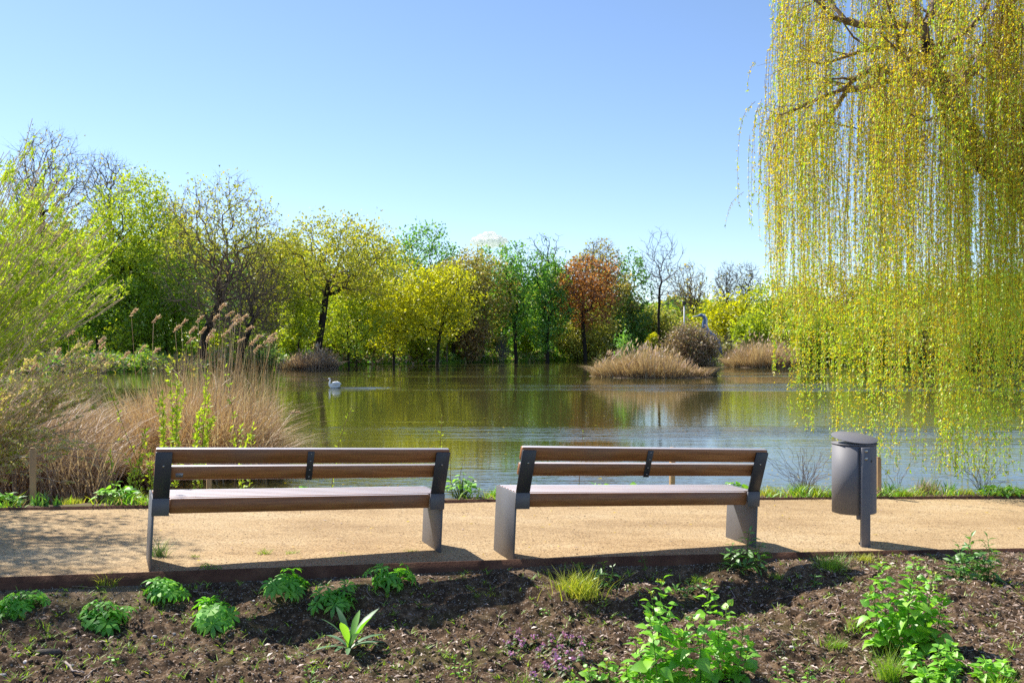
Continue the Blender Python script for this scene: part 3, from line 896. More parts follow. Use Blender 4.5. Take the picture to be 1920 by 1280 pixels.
# trunks of the wood seen under the crowns at left
for i, (x, D) in enumerate([(182, 84), (206, 88), (228, 92), (152, 95)]):
    tree("young_tree", ["slim dark trunk tree standing in the shade, leftmost but one under the beech crown", "slim tree under the beech crown with thicker trunk", "slim tree under the beech crown near the straight oak trunk", "slim tree deepest in the shade behind the green shrub"][i],
         "tree", D, x, 500, 70, 610, L_bright, 0.6, 90, group=FT, seed=60 + i, trunk_r=0.16)
for i, (x, tx, D) in enumerate([(700, 716, 90), (745, 790, 91), (782, 770, 92), (838, 832, 94)]):
    tree("young_tree", ["thin leaning tree on the bank right of the low sweeping branch", "slanting bare stem tree under the left yellow maple", "thin upright tree under the yellow maples", "thin tree left of the orange shrub"][i],
         "tree", D, x, 560, 60, 620, L_ygreen, 0.4, 90, group=FT, seed=70 + i, trunk_r=0.11, crown_dx=tx - x, twig=M_twig_brown)


def shrub(name, label, D, x, top, wid, base, leaf, dens=1.0, n=220, seed=0, twig=None, ls=None, group=None, cat="shrub", r0=0.06, aspect=0.5, zoff=None, depth=0.8, bare=0, tipr=None):
    """a many stemmed bush, stems fanning from the ground into an uneven dome"""
    rng = np.random.default_rng(3000 + seed)
    k = D / F
    bx = (x - 960) * k
    zb = float(land_z(bx, D)) - 0.08 if zoff is None else zoff
    zt = CZ + (640 - top) * k
    zlow = CZ + (640 - base) * k
    W = wid * k
    root = thing(name, label, cat, (bx, D, zb), group)
    c = np.array([bx, D, (zt + zlow) / 2 + 0.0]); r = np.array([W / 2, W / 2 * depth, (zt - zlow) / 2])
    tips = crown_tips(rng, c, r * 1.15, n, bias=0.5, amt=0.25)
    tips[:, 2] = np.maximum(tips[:, 2], zb + 0.15)
    trunk = np.array([(bx, D, zb), (bx + 0.02, D, zb + 0.08 * (zt - zb))])
    H = zt - zb
    tp = tipr or max(0.006, 0.00014 * D)
    P, par, R, kids = skeleton(rng, trunk, tips, max(0.2, H * 0.09), 0.9, trunk_r=max(r0, 0.02 * H), tipr=tp, wig=0.16)
    skel_mesh("stems", P, par, np.minimum(R, r0), twig or M_bark, root, root.location, n=3)
    if bare:
        ends = np.where(R < tp * 2.2)[0]
        E_ = np.repeat(ends, bare)
        d0 = unit(P[E_] - c) * 0.7 + unit(P[E_] - P[par[E_]])
        dv = unit(d0 + rng.normal(size=d0.shape) * 0.5 + np.array([0, 0, 0.35]))
        b = P[E_]; e2 = b + dv * H * 0.14 * rng.uniform(0.4, 1.2, (len(E_), 1))
        wv = unit(np.cross(dv, rng.normal(size=dv.shape))) * tp * 0.8
        V = np.stack([b - wv, b + wv, e2], 1).reshape(-1, 3)
        mesh("twigs", V, np.arange(len(V)).reshape(-1, 3), twig or M_bark, root, root.location)
    if leaf is not None and dens > 0:
        l = ls or 0.0026 * D
        m = int(min(14000, dens * 4.0 * math.pi * W * (zt - zlow) / 4 / (l * l * 0.28)))
        e_i = rng.choice(np.where(R < tp * 3)[0], m)
        C = P[e_i] + rng.normal(size=(m, 3)) * (0.04 * W + 0.08)
        C[:, 2] = np.maximum(C[:, 2], zb + 0.05)
        V, Q = leaves_tri(rng, C, l * 1.2, 0.7)
        mesh("foliage", V, Q, leaf, root, root.location)
    return root


FS = "shrubs on the far shore"
S = shrub
S("willow_shrub", "pale olive domed willow shrub with dark forked stems on the grassy bank", 104, 1092, 572, 128, 668, L_pale, 0.8, 260, 1, M_bark, group=FS)
S("willow_shrub", "pale yellow green shrub behind the reed island", 112, 1218, 566, 90, 660, L_pale, 0.9, 240, 2, group=FS)
S("round_shrub", "mid green round shrub left behind the reed island", 108, 1185, 606, 74, 672, L_green, 0.9, 200, 3, group=FS)
S("yellow_shrub", "broad bright yellow green shrub behind the blue bird sculpture", 110, 1378, 552, 140, 668, L_yellow, 0.85, 300, 4, group=FS)
S("willow_shrub", "domed yellow green willow right of the blue bird sculpture", 96, 1408, 590, 78, 668, L_ygreen, 1.3, 260, 5, group=FS)
S("orange_shrub", "tan orange budding shrub on the bank below the olive trees", 96, 880, 586, 66, 676, L_orange, 0.5, 260, 6, M_twig_brown, group=FS, bare=3)
S("dull_shrub", "dull olive shrub right of the domed willow", 98, 1462, 612, 60, 672, L_pale, 0.8, 180, 7, group=FS)
S("dark_shrub", "dark bush on the bank right of the pink reeds", 88, 652, 640, 70, 682, L_dark, 1.0, 160, 8, group=FS)
S("dark_shrub", "dark low bush at the waterline below the bare oak", 74, 490, 650, 80, 690, L_dark, 0.9, 160, 9, group=FS)
S("grey_shrub", "purplish bare shrub on the shore below the dull green tree", 98, 942, 632, 26, 678, None, 0, 160, 10, M_twig_grey, group=FS, bare=3)
S("yellow_shrub", "small bright yellow bush peeping over the reed island", 100, 1222, 622, 30, 665, L_yellow, 1.0, 100, 11, group=FS)
S("green_shrub", "yellow green bush under the yellow maples", 92, 790, 590, 120, 676, L_ygreen, 0.45, 220, 12, M_twig_brown, group=FS)
S("green_shrub", "yellow green bush left of the forked dark trunk", 80, 548, 600, 60, 680, L_ygreen, 0.6, 160, 13, M_twig_brown, group=FS)
S("bare_scrub", "low brown scrub on the bank behind the tall plumed reeds", 66, 330, 662, 120, 696, L_oak, 0.06, 200, 14, M_twig_brown, group=FS, bare=2)
S("bare_scrub", "low brown scrub on the bank behind the leaning shrub whips", 64, 170, 660, 130, 700, L_oak, 0.06, 200, 15, M_twig_brown, group=FS, bare=2)
for i, (x, tp, w, lf, D, lab) in enumerate([
        (1530, 575, 110, L_ygreen, 92, "yellow green bush on the shore behind the left willow strands"),
        (1625, 560, 130, L_ygreen, 82, "broad bush on the shore behind the litter bin strands"),
        (1735, 565, 130, L_pale, 78, "pale bush on the shore right of the litter bin strands"),
        (1840, 560, 140, L_ygreen, 76, "yellow green bush on the shore behind the densest strands"),
        (1950, 560, 140, L_ygreen, 75, "yellow green bush on the shore below the willow limb")]):
    S("shore_shrub", lab, D, x, tp, w, 690, lf, 0.8, 220, 30 + i, M_twig_brown, group=FS)

for i, (x, tp, w, lf, D, lab) in enumerate([
        (425, 600, 110, L_ygreen, 84, "yellow green bush in the shade behind the low bare oak"),
        (470, 610, 90, L_bright, 82, "bright green bush behind the pinkish reed stand's left"),
        (610, 600, 110, L_oak, 86, "olive bush just right behind the forked dark trunk"),
        (690, 590, 90, L_ygreen, 90, "yellow green bush left below the left yellow maple"),
        (845, 600, 80, L_oak, 99, "olive bush left behind the orange shrub"),
        (925, 590, 90, L_green, 106, "green bush right behind the orange shrub"),
        (985, 585, 80, L_ygreen, 108, "yellow green bush between the double trunk and the ivy clad trunk"),
        (1060, 600, 70, L_green, 112, "green bush behind the pale olive willow shrub's left side"),
        (1145, 600, 80, L_pale, 110, "pale bush right of the pale olive willow shrub"),
        (1265, 585, 90, L_pale, 114, "pale bush under the tall slender bare tree"),
        (1310, 590, 80, L_yellow, 114, "yellow bush left of the blue bird's head"),
        (1450, 570, 90, L_ygreen, 108, "yellow green bush at the willow's left edge"),
        (255, 590, 110, L_ygreen, 78, "yellow green bush under the straight dark oak"),
        (90, 560, 150, L_bright, 74, "bright green bush behind the light green shrub's middle"),
        (20, 570, 130, L_ygreen, 70, "yellow green bush at the left border behind the shrub")]):
    S("understorey_bush", lab, D, x, tp, w, 670, lf, 0.42, 160, 60 + i, M_twig_brown, group=FS)

# the wood behind, one mass
rng = np.random.default_rng(21)
n = 110000
a = rng.uniform(-0.85, 0.85, n)
D_ = np.maximum(shore(a) + 26, 102) + rng.uniform(0, 40, n)
hh = np.interp(a, [-1, -0.5, -0.3, -0.15, 0.1, 0.15, 0.25, 1], [13, 12.5, 11.5, 9.5, 8.5, 6.0, 6.0, 8]) + 2.0 * grid_noise(rng, a * 60, a * 0, 2.5)
z_ = land_z(a * D_, D_) + rng.uniform(0, 1, n) ** 0.8 * hh
V, Q = leaves_tri(rng, np.stack([a * D_, D_, z_], 1), 0.72, 0.75)
o = mesh("distant_wood", V, Q, [L_green, L_oak, L_ygreen], midx=rng.choice(3, n, p=[0.3, 0.35, 0.35]))
tag(o, "dim distant wood seen between the shore trees", "wood", kind="stuff")
# weeds and brush along the far waterline
n = 30000
a = rng.uniform(-0.62, 0.62, n)
dd = np.abs(rng.normal(size=n)) * 3.0 - 0.1
D_ = shore(a) + dd
hh = 0.25 + 0.75 * np.clip(grid_noise(rng, a * 100, a * 0 + 3, 1.6), 0, 1) + 0.5 * np.clip(grid_noise(rng, a * 100, a * 0 + 3, 0.5), 0, 1)
C = np.stack([a * D_, D_, land_z(a * D_, D_) + rng.uniform(0, 1, n) * hh], 1)
V, Q = leaves_tri(rng, C, 0.30, 0.6)
pm = np.clip(0.5 + 0.9 * grid_noise(rng, a * 100, a * 0, 3.0), 0.05, 0.95)
mi = np.where(rng.uniform(size=n) < pm, rng.choice([0, 1], n), rng.choice([2, 3, 4], n))
o = mesh("bank_weeds", V, Q, [L_bright, L_dark, L_reed_pink, L_brush, L_green], midx=mi)
tag(o, "green weeds and brown brush along the far waterline", "weeds", kind="stuff")
# lush grass tufts on the far bank
n = 26000
a = rng.uniform(-0.6, 0.6, n)
D_ = shore(a) + rng.uniform(0.5, 32, n)
B = np.stack([a * D_, D_, land_z(a * D_, D_) - 0.02], 1)
V, Q = blades(rng, B, rng.uniform(0.2, 0.5, n), rng.uniform(0, 0.4, n), 0.12, segs=1)
o = mesh("bank_grass", V, Q, L_bright)
tag(o, "bright grass on the far bank under the trees", "grass", kind="stuff")


# ------------------------------------------------------------------ reed islands out in the lake
def reed_patch(name, label, D, x0, x1, base, top, n, mat, seed, wid=0.05, depth=3.0, leanmul=1.0, prof=None, group=None, cat="reeds"):
    rng = np.random.default_rng(4000 + seed)
    k = D / F
    cx = ((x0 + x1) / 2 - 960) * k; W = (x1 - x0) * k; H = (base - top) * k
    root = thing(name, label, cat, (cx, D, WATER_Z), group)
    u = rng.uniform(-1, 1, n); v = rng.uniform(-1, 1, n)
    m = u * u + v * v < 1
    u, v = u[m], v[m]; n2 = len(u)
    h = H * (1 - 0.55 * np.abs(u) ** 2.5) * rng.uniform(0.5, 1.05, n2)
    h *= 0.8 + 0.35 * grid_noise(rng, u * W / 2, v * depth, W * 0.09)
    if prof is not None: h = h * np.interp(u, prof[0], prof[1])
    B = np.stack([cx + u * W / 2 * 0.96, D + v * depth, np.full(n2, WATER_Z - 0.02)], 1)
    edge = np.sqrt(u * u + v * v)
    dirs = np.where(rng.uniform(size=n2) < 0.65, np.arctan2(v, u), rng.uniform(0, 6.28, n2))
    V, Q = blades(rng, B, h, (0.08 + 0.32 * edge ** 2 * rng.uniform(0.3, 1.2, n2)) * leanmul, wid, droop=0.18 + 0.35 * edge * rng.uniform(0, 1, n2), dirs=dirs)
    o = mesh("reed_blades", V, Q, mat, root, root.location)
    o['kind'] = "stuff"
    # broken, bent skirt near the water
    n3 = n // 3
    a = rng.uniform(0, 6.283, n3)
    B = np.stack([cx + np.cos(a) * W / 2 * rng.uniform(0.75, 1, n3), D + np.sin(a) * depth * rng.uniform(0.7, 1, n3), np.full(n3, WATER_Z - 0.02)], 1)
    V, Q = blades(rng, B, H * rng.uniform(0.15, 0.5, n3), 0.5, wid, droop=0.7, dirs=a + rng.normal(size=n3) * 0.6)
    o = mesh("bent_blades", V, Q, mat, root, root.location); o['kind'] = "stuff"
    # plumes
    n4 = n // 12
    j = rng.choice(n2, n4)
    C = np.stack([cx + u[j] * W / 2, D + v[j] * depth, WATER_Z + h[j] * 0.97], 1)
    dv = unit(rng.normal(size=(n4, 3)) * 0.3 + np.array([0.2, 0, 1]))
    V, Q = quads(C, dv * 0.16, unit(np.cross(dv, rng.normal(size=(n4, 3)))) * 0.05)
    o = mesh("plumes", V, Q, L_plume, root, root.location); o['kind'] = "stuff"
    return root


reed_patch("reed_island", "pale tan reed island in the middle of the lake with a bramble mound", 58, 1112, 1335, 703, 633, 4800, L_reed_pale, 1, prof=([-1, -0.6, 0.0, 0.35, 0.6, 0.8, 1], [0.9, 1.05, 1.0, 0.75, 0.5, 0.35, 0.3]))
reed_patch("reed_island", "smaller tan reed island half hidden by the willow's left strands", 80, 1362, 1480, 685, 626, 3600, L_reed_pale, 2, depth=3.5, prof=([-1, 0, 1], [1.1, 1.0, 1.15]))
reed_patch("reed_stand", "pinkish rounded reed stand on the far bank under the forked oak", 75, 546, 632, 688, 642, 2400, L_reed_pink, 3, depth=2.0)
reed_patch("reed_stand", "low bent tan reeds left of the pinkish reed stand", 74, 520, 566, 690, 668, 700, L_reed_pale, 4, depth=1.2, leanmul=2)
rng = np.random.default_rng(33)
S("bramble_mound", "brown tangled bramble mound on the reed island", 59, 1297, 606, 104, 704, L_brush, 1.3, 520, 20, M_twig_brown, zoff=WATER_Z, bare=4, ls=0.10, r0=0.04)
S("small_bush", "small brown bush at the right tip of the reed island", 58, 1338, 680, 30, 702, L_brush, 0.6, 90, 21, M_twig_brown, zoff=WATER_Z, bare=3, ls=0.07, r0=0.02)
S("island_bush", "thin dark stemmed green bush on the reed island", 59.5, 1172, 622, 40, 690, L_green, 0.5, 120, 22, M_bark, zoff=WATER_Z, ls=0.12, r0=0.03)
S("pollard_willow", "grey stumpy pollard between the two reed islands", 84, 1362, 630, 46, 682, L_pale, 0.25, 160, 23, M_twig_grey, zoff=WATER_Z, bare=3, r0=0.2)
# mud under the islands
for nm, D, x0, x1, dp in (("island_mud", 58, 1110, 1345, 3.2), ("island_mud", 80, 1360, 1482, 3.6)):
    k = D / F; cx = ((x0 + x1) / 2 - 960) * k; W = (x1 - x0) * k / 2
    mb = MB()
    rr = np.array([1.02, 0.96, 0.8, 0.4, 0.0]); zz = np.array([-0.1, 0.03, 0.10, 0.18, 0.2])
    a = np.linspace(0, 2 * np.pi, 48, endpoint=False)
    wv = 1 + 0.06 * np.sin(5 * a) + 0.04 * np.sin(11 * a + 1)
    V = np.stack([np.stack([cx + np.cos(a) * W * q * wv, D + np.sin(a) * dp * q * wv, np.full(48, WATER_Z + z)], 1) for q, z in zip(rr, zz)])
    i = np.arange(48); j = (i + 1) % 48
    mb.add(V.reshape(-1, 3), np.concatenate([np.stack([k2 * 48 + i, k2 * 48 + j, k2 * 48 + 48 + j, k2 * 48 + 48 + i], 1) for k2 in range(4)]))
    tag(mb.build(nm, M_verge, smooth=True), "low muddy island under the reeds", kind="structure")

# ------------------------------------------------------------------ near reed clump at left
rng = np.random.default_rng(51)
root = thing("reed_bed", "dense tan dead reed clump standing in the water behind the left bench", "reeds", (-5.4, 16.5, WATER_Z))


def clump(n, x0, x1, D0, D1, hfun, lean, droop, wid, mat, nm, dirs=None, segs=4):
    u = rng.uniform(0, 1, n)
    D = rng.uniform(D0, D1, n)
    X = (np.interp(u, [0, 1], [x0, x1]) - 960) / F * D
    h = hfun(u) * rng.uniform(0.55, 1.08, n)
    B = np.stack([X, D, np.full(n, WATER_Z - 0.03)], 1)
    V, Q = blades(rng, B, h, lean(n), wid, droop=droop(n), segs=segs, dirs=None if dirs is None else dirs(n))
    o = mesh(nm, V, Q, mat, root, root.location); o['kind'] = "stuff"
    return o


clump(5600, 150, 500, 14.6, 18.0, lambda u: np.interp(u, [0, 0.12, 0.3, 0.7, 0.9, 1], [0.7, 1.15, 1.4, 1.6, 1.4, 0.8]), lambda n: rng.uniform(0.02, 0.5, n), lambda n: rng.uniform(0.05, 1.0, n) ** 1.5, 0.022, L_reed, "reed_blades")
clump(900, 290, 525, 15.2, 17.8, lambda u: np.interp(u, [0, 0.5, 0.85, 1], [1.7, 2.2, 2.1, 1.5]), lambda n: rng.uniform(0.0, 0.14, n), lambda n: rng.uniform(0.0, 0.12, n), 0.008, L_reed, "upright_stalks")
clump(900, 430, 520, 15.0, 16.6, lambda u: np.interp(u, [0, 1], [1.1, 0.8]), lambda n: rng.uniform(0.3, 0.6, n), lambda n: rng.uniform(0.5, 1.0, n), 0.015, L_reed_pale, "fallen_stalks", dirs=lambda n: rng.normal(-0.5, 0.6, n))
clump(4200, -160, 210, 12.6, 16.5, lambda u: np.interp(u, [0, 0.5, 1], [2.0, 1.8, 1.2]), lambda n: rng.uniform(0.05, 0.5, n), lambda n: rng.uniform(0.1, 0.7, n), 0.019, L_reed_pink, "left_blades")
clump(1600, 150, 330, 13.9, 14.8, lambda u: np.interp(u, [0, 0.5, 1], [0.7, 0.95, 0.7]), lambda n: rng.uniform(0.3, 0.7, n), lambda n: rng.uniform(0.4, 1.2, n), 0.018, L_reed, "bent_blades", dirs=lambda n: rng.normal(-1.7, 0.8, n))

# tall reeds with plumes, one by one
def plume_reed(label, bx, bD, tip, group, seed, bend=0.15):
    rg = np.random.default_rng(seed)
    base = np.array([(bx - 960) / F * bD, bD, WATER_Z - 0.03])
    tip = np.asarray(tip)
    root = thing("tall_reed", label, "reed", base, group)
    u = np.linspace(0, 1, 9)[:, None]
    side = np.array([rg.normal() * 0.1, rg.normal() * 0.05, 0])
    C = base + (tip - base) * u + side * np.sin(u * np.pi) * 0.6
    mb = MB(); mb.loft(C, np.linspace(0.006, 0.0028, 9), 4)
    mb.build("stalk", L_reed_pale, root, base)
    n = 46
    d0 = unit(C[-1] - C[-3])
    hang = unit(d0 * 0.7 + np.array([bend + 0.25, 0, -0.1]))
    s = rg.uniform(0, 1, n)
    L = 0.19
    P = tip + hang * (s[:, None] - 0.25) * L - np.array([0, 0, 1]) * (s[:, None] ** 2) * L * 0.35
    dv = unit(hang + rg.normal(size=(n, 3)) * 0.5 + np.array([0.3, 0, -0.25]))
    V, Q = quads(P + dv * 0.022, dv * 0.036, unit(np.cross(dv, rg.normal(size=(n, 3)))) * 0.008)
    mesh("plume", V, Q, L_plume, root, base)
    # two or three long dry leaves
    nb = 3
    j = rg.integers(2, 6, nb)
    V, Q = blades(rg, C[j], rg.uniform(0.25, 0.45, nb), 0.6, 0.012, droop=0.7, segs=3)
    mesh("dry_leaf", V, Q, L_reed, root, base)
    return root


PL = [(412, 577), (425, 590), (437, 598), (441, 604), (452, 598), (432, 612), (462, 618), (371, 600), (401, 598), (376, 622), (328, 618), (288, 600), (340, 608), (357, 622), (388, 636), (418, 628),
      (470, 644), (478, 636), (497, 640), (507, 640), (478, 655), (505, 632), (246, 588), (164, 648), (188, 652), (186, 640), (232, 668), (288, 660), (263, 656), (106, 662), (60, 690), (352, 640), (392, 626), (447, 640), (30, 575), (128, 628)]
for i, (x, y) in enumerate(PL):
    D = rng.uniform(15.0, 17.0)
    b = x - 14 + rng.normal() * 12
    b = np.interp(b, [0, 150, 290, 520], [40, 190, 320, 490])
    if i < 7: lab = "tall dry reed in the highest bunch of plumes, in front of the big oak's trunk"
    elif x > 460: lab = "tall dry reed at the clump's right side, its plume against the bare oak and water"
    elif x > 320: lab = "tall dry reed in the middle of the clump, its plume before the shaded wood"
    elif x > 200: lab = "single tall dry reed left of the clump, its plume before the green bank"
    elif x > 150: lab = "dry reed of the short plumes above the left half of the clump"
    else: lab = "dry reed rising among the light green shrub's twigs at left"
    plume_reed(lab, b, D + rng.normal() * 0.2, px(x, y, D), "tall plumed reeds in the left clump", 500 + i)
# one bent low over the water
plume_reed("dry reed bent low over the water at the clump's right edge", 500, 15.6, px(546, 773, 15.6), None, 590, bend=0.5)

# ------------------------------------------------------------------ light green willow shrub at left
def whips(rng, n, P, d, size, asp=0.3):
    pass


rng = np.random.default_rng(61)
base = np.array([-8.0, 12.2, -0.35])
root = thing("willow_shrub", "large light green willow shrub leaning in beside the reeds at the path's left end", "shrub", base)
c = np.array([-7.9, 12.2, 3.3]); r = np.array([2.9, 1.9, 2.9])
tips = crown_tips(rng, c, r, 34, bias=0.6, amt=0.2)
low = []
while len(low) < 190:
    x, y = rng.uniform(-40, 250), rng.uniform(270, 580)
    if x < np.interp(y, [270, 340, 420, 520, 600, 660], [90, 150, 215, 245, 235, 150]): low.append(px(x, y, rng.uniform(11.0, 13.4)))
low = np.array(low)
spk = np.array([px(x, y, 12.2 + rng.normal() * 0.4) for x, y in ((60, 300), (75, 310), (95, 320), (52, 345), (100, 340), (110, 340), (84, 330), (40, 340), (15, 330), (130, 370), (150, 410), (190, 395), (215, 425), (235, 445), (120, 400), (200, 440), (170, 430), (25, 360), (70, 360))])
tips = np.concatenate([tips, low, spk])
trunk = np.array([base, base + (0.1, 0, 0.5)])
P, par, R, kids = skeleton(rng, trunk, tips, 0.28, 1.1, trunk_r=0.16, tipr=0.004, wig=0.08, lift=-0.04)
R = np.minimum(R, 0.028)
skel_mesh("stems", P, par, R, M_stem_pale, root, base, n=4)
# side shoots and leaves set along every thin stem
thin = np.where(R < 0.016)[0]; thin = thin[par[thin] >= 0]
ns = 2600
j = rng.choice(thin, ns); f = rng.uniform(0, 1, (ns, 1))
b = P[par[j]] * (1 - f) + P[j] * f
d = unit(unit(P[j] - P[par[j]]) + rng.normal(size=(ns, 3)) * 0.45 + np.array([0.15, 0, 0.35]))
ln = rng.uniform(0.08, 0.32, (ns, 1))
w = unit(np.cross(d, rng.normal(size=(ns, 3)))) * 0.0022
V = np.stack([b - w, b + w, b + d * ln], 1).reshape(-1, 3)
mesh("shoots", V, np.arange(len(V)).reshape(-1, 3), M_stem_pale, root, base)
nl = 62000
k = rng.integers(0, ns, nl); f = rng.uniform(0.1, 1, (nl, 1))
C = b[k] + d[k] * ln[k] * f + rng.normal(size=(nl, 3)) * 0.012
ld = unit(d[k] + rng.normal(size=(nl, 3)) * 0.7)
sz = rng.uniform(0.016, 0.032, (nl, 1))
wv = unit(np.cross(ld, rng.normal(size=(nl, 3)))) * sz * 0.5
mesh("foliage", np.stack([C + ld * sz * 0.3 - wv, C + ld * sz * 0.3 + wv, C + ld * sz * 2.1], 1).reshape(-1, 3), np.arange(3 * nl).reshape(-1, 3), L_shrub, root, base)

# its taller stems outside the picture, which dapple the path
tips = crown_tips(rng, np.array([-7.3, 9.3, 4.3]), np.array([1.5, 1.4, 1.8]), 220, bias=0.5, amt=0.3)
b2 = np.array([-7.9, 10.4, -0.2])
P, par, R, kids = skeleton(rng, np.array([b2, b2 + (0.1, 0, 0.9), b2 + (0.25, -0.1, 1.8)]), tips, 0.3, 0.6, trunk_r=0.06, tipr=0.005, wig=0.1)
skel_mesh("stems", P, par, R, M_stem_tan, root, base, n=4)
e_i = rng.choice(np.where(R < 0.012)[0], 13000)
V, Q = leaves_at(rng, P[e_i] + rng.normal(size=(13000, 3)) * 0.18, 0.07, 0.5)
mesh("foliage", V, Q, L_shrub, root, base)

# cream catkin sallow below it
base = np.array([-6.3, 10.9, -0.35])
root = thing("sallow_bush", "cream budded straggly willow bush with arching whips beside the wooden stake", "shrub", base)
c = np.array([-5.9, 11.0, 0.75]); r = np.array([1.35, 0.8, 1.15])
tips = np.concatenate([crown_tips(rng, c, r, 90, bias=0.6, amt=0.25),
                       np.array([px(rng.uniform(20, 200), rng.uniform(640, 860), rng.uniform(10.4, 11.4)) for _ in range(55)]),
                       np.array([px(x, y, 10.9) for x, y in ((205, 690), (165, 720), (190, 760), (175, 800), (215, 830), (120, 905), (230, 850), (145, 690), (160, 660))])])
tips[:, 2] = np.maximum(tips[:, 2], -0.4)
P, par, R, kids = skeleton(rng, np.array([base, base + (0.05, 0, 0.15)]), tips, 0.2, 1.2, trunk_r=0.05, tipr=0.0035, wig=0.10, lift=0.12)
R = np.minimum(R, 0.02)
skel_mesh("stems", P, par, R, M_stem_pale, root, base, n=3)
thin = np.where(R < 0.012)[0]; thin = thin[par[thin] >= 0]
ns = 1300
j = rng.choice(thin, ns); f = rng.uniform(0, 1, (ns, 1))
b = P[par[j]] * (1 - f) + P[j] * f
d = unit(unit(P[j] - P[par[j]]) + rng.normal(size=(ns, 3)) * 0.4 + np.array([0.1, 0, 0.15]))
ln = rng.uniform(0.08, 0.3, (ns, 1))
w = unit(np.cross(d, rng.normal(size=(ns, 3)))) * 0.0022
V = np.stack([b - w, b + w, b + d * ln], 1).reshape(-1, 3)
mesh("shoots", V, np.arange(len(V)).reshape(-1, 3), M_stem_pale, root, base)
nl = 26000
k = rng.integers(0, ns, nl); f = rng.uniform(0.1, 1, (nl, 1))
C = b[k] + d[k] * ln[k] * f + rng.normal(size=(nl, 3)) * 0.006
ld = unit(d[k] * 0.8 + rng.normal(size=(nl, 3)) * 0.5)
sz = rng.uniform(0.012, 0.026, (nl, 1))
wv = unit(np.cross(ld, rng.normal(size=(nl, 3)))) * sz * 0.5
mesh("catkins", np.stack([C - wv, C + wv, C + ld * sz * 1.9], 1).reshape(-1, 3), np.arange(3 * nl).reshape(-1, 3), [L_cream, L_shrub], root, base, midx=(rng.uniform(size=nl) < 0.22).astype(int))


# yellow green saplings and single shoots at the water's edge
def sapling(label, base, tips_, nleaf, leaf, seed, size=0.030, name="willow_sapling", cat="sapling", stem=M_stem_red, group=None, rs=0.006):
    rg = np.random.default_rng(seed)
    base = np.asarray(base, float)
    root = thing(name, label, cat, base, group)
    mb = MB(); CC = []
    for tp in tips_:
        u = np.linspace(0, 1, 8)[:, None]
        sidev = rg.normal(size=3) * np.array([0.06, 0.06, 0])
        C = base + (np.asarray(tp) - base) * u + sidev * np.sin(u * np.pi)
        C[1:-1] += rg.normal(size=(6, 3)) * 0.006
        mb.loft(C, np.linspace(rs, rs * 0.3, 8), 4)
        CC.append(C)
    mb.build("stem", stem, root, base)
    n = nleaf
    ci = rg.integers(0, len(CC), n)
    t = rg.uniform(0.18, 1, n) ** 0.9 * 6.999
    A = np.array(CC)
    k = t.astype(int); f = (t - k)[:, None]
    p = A[ci, k] * (1 - f) + A[ci, k + 1] * f
    ax = unit(A[ci, k + 1] - A[ci, k])
    ld = unit(ax * 0.7 + rg.normal(size=(n, 3)) * 0.7)
    sz = size * rg.uniform(0.6, 1.3, (n, 1))
    V, Q = quads(p + ld * sz * 1.1, ld * sz, unit(np.cross(ld, rg.normal(size=(n, 3)))) * sz * 0.36)
    mesh("foliage", V, Q, leaf, root, base)
    return root


wz = WATER_Z - 0.02
def bpt(x, D): return ((x - 960) / F * D, D, wz)
D = 12.2
sapling("tall bushy yellow green sapling in front of the reed clump, the leftmost tall one", bpt(318, D), [px(318, 690, D), px(334, 700, D - .2), px(305, 740, D), px(346, 735, D + .2), px(330, 770, D), px(296, 750, D)], 900, L_shrub, 1)
sapling("tall bushy yellow green sapling in front of the reed clump behind the bench's left half", bpt(372, D), [px(388, 698, D), px(392, 740, D), px(376, 770, D - .1), px(368, 790, D), px(400, 780, D)], 700, L_shrub, 2)
sapling("thin dark shoot with sparse leaves right of the tall bushy saplings", bpt(438, D), [px(422, 690, D), px(430, 800, D)], 90, L_shrub, 3)
sapling("leaning sparse sapling with a long bare dark stem before the reeds", bpt(300, D), [px(198, 705, D), px(270, 800, D)], 110, L_shrub, 4)
sapling("small yellow green sapling at the left bench's top left corner", bpt(275, 11.4), [px(272, 805, 11.4), px(282, 840, 11.4), px(268, 850, 11.4)], 170, L_shrub, 5)
sapling("small yellow green sapling between the stake and the left bench", bpt(243, 11.2), [px(236, 852, 11.2), px(206, 845, 11.2), px(247, 880, 11.2)], 150, L_shrub, 6)
sapling("yellow green sapling at the right foot of the reed clump", bpt(462, D), [px(476, 790, D), px(452, 800, D), px(466, 820, D)], 200, L_shrub, 7)
sapling("single yellow budded shoot leaning right above the left bench's back", bpt(628, 10.9), [px(661, 762, 10.9)], 60, L_shrub, 8, size=0.02, name="willow_shoot", cat="shoot")
sapling("upright yellow green shoot beside the right end of the left bench", bpt(838, 10.9), [px(829, 780, 10.9)], 60, L_shrub, 9, size=0.02, name="willow_shoot", cat="shoot")
sapling("short leafy shoot right of the left bench against the water", bpt(872, 10.8), [px(872, 850, 10.8), px(846, 842, 10.8)], 46, L_shrub, 10, size=0.016, name="willow_shoot", cat="shoot")
sapling("faint yellow shoot rising behind the right bench", bpt(1084, 11.2), [px(1094, 795, 11.2)], 22, L_shrub, 11, size=0.014, name="willow_shoot", cat="shoot")

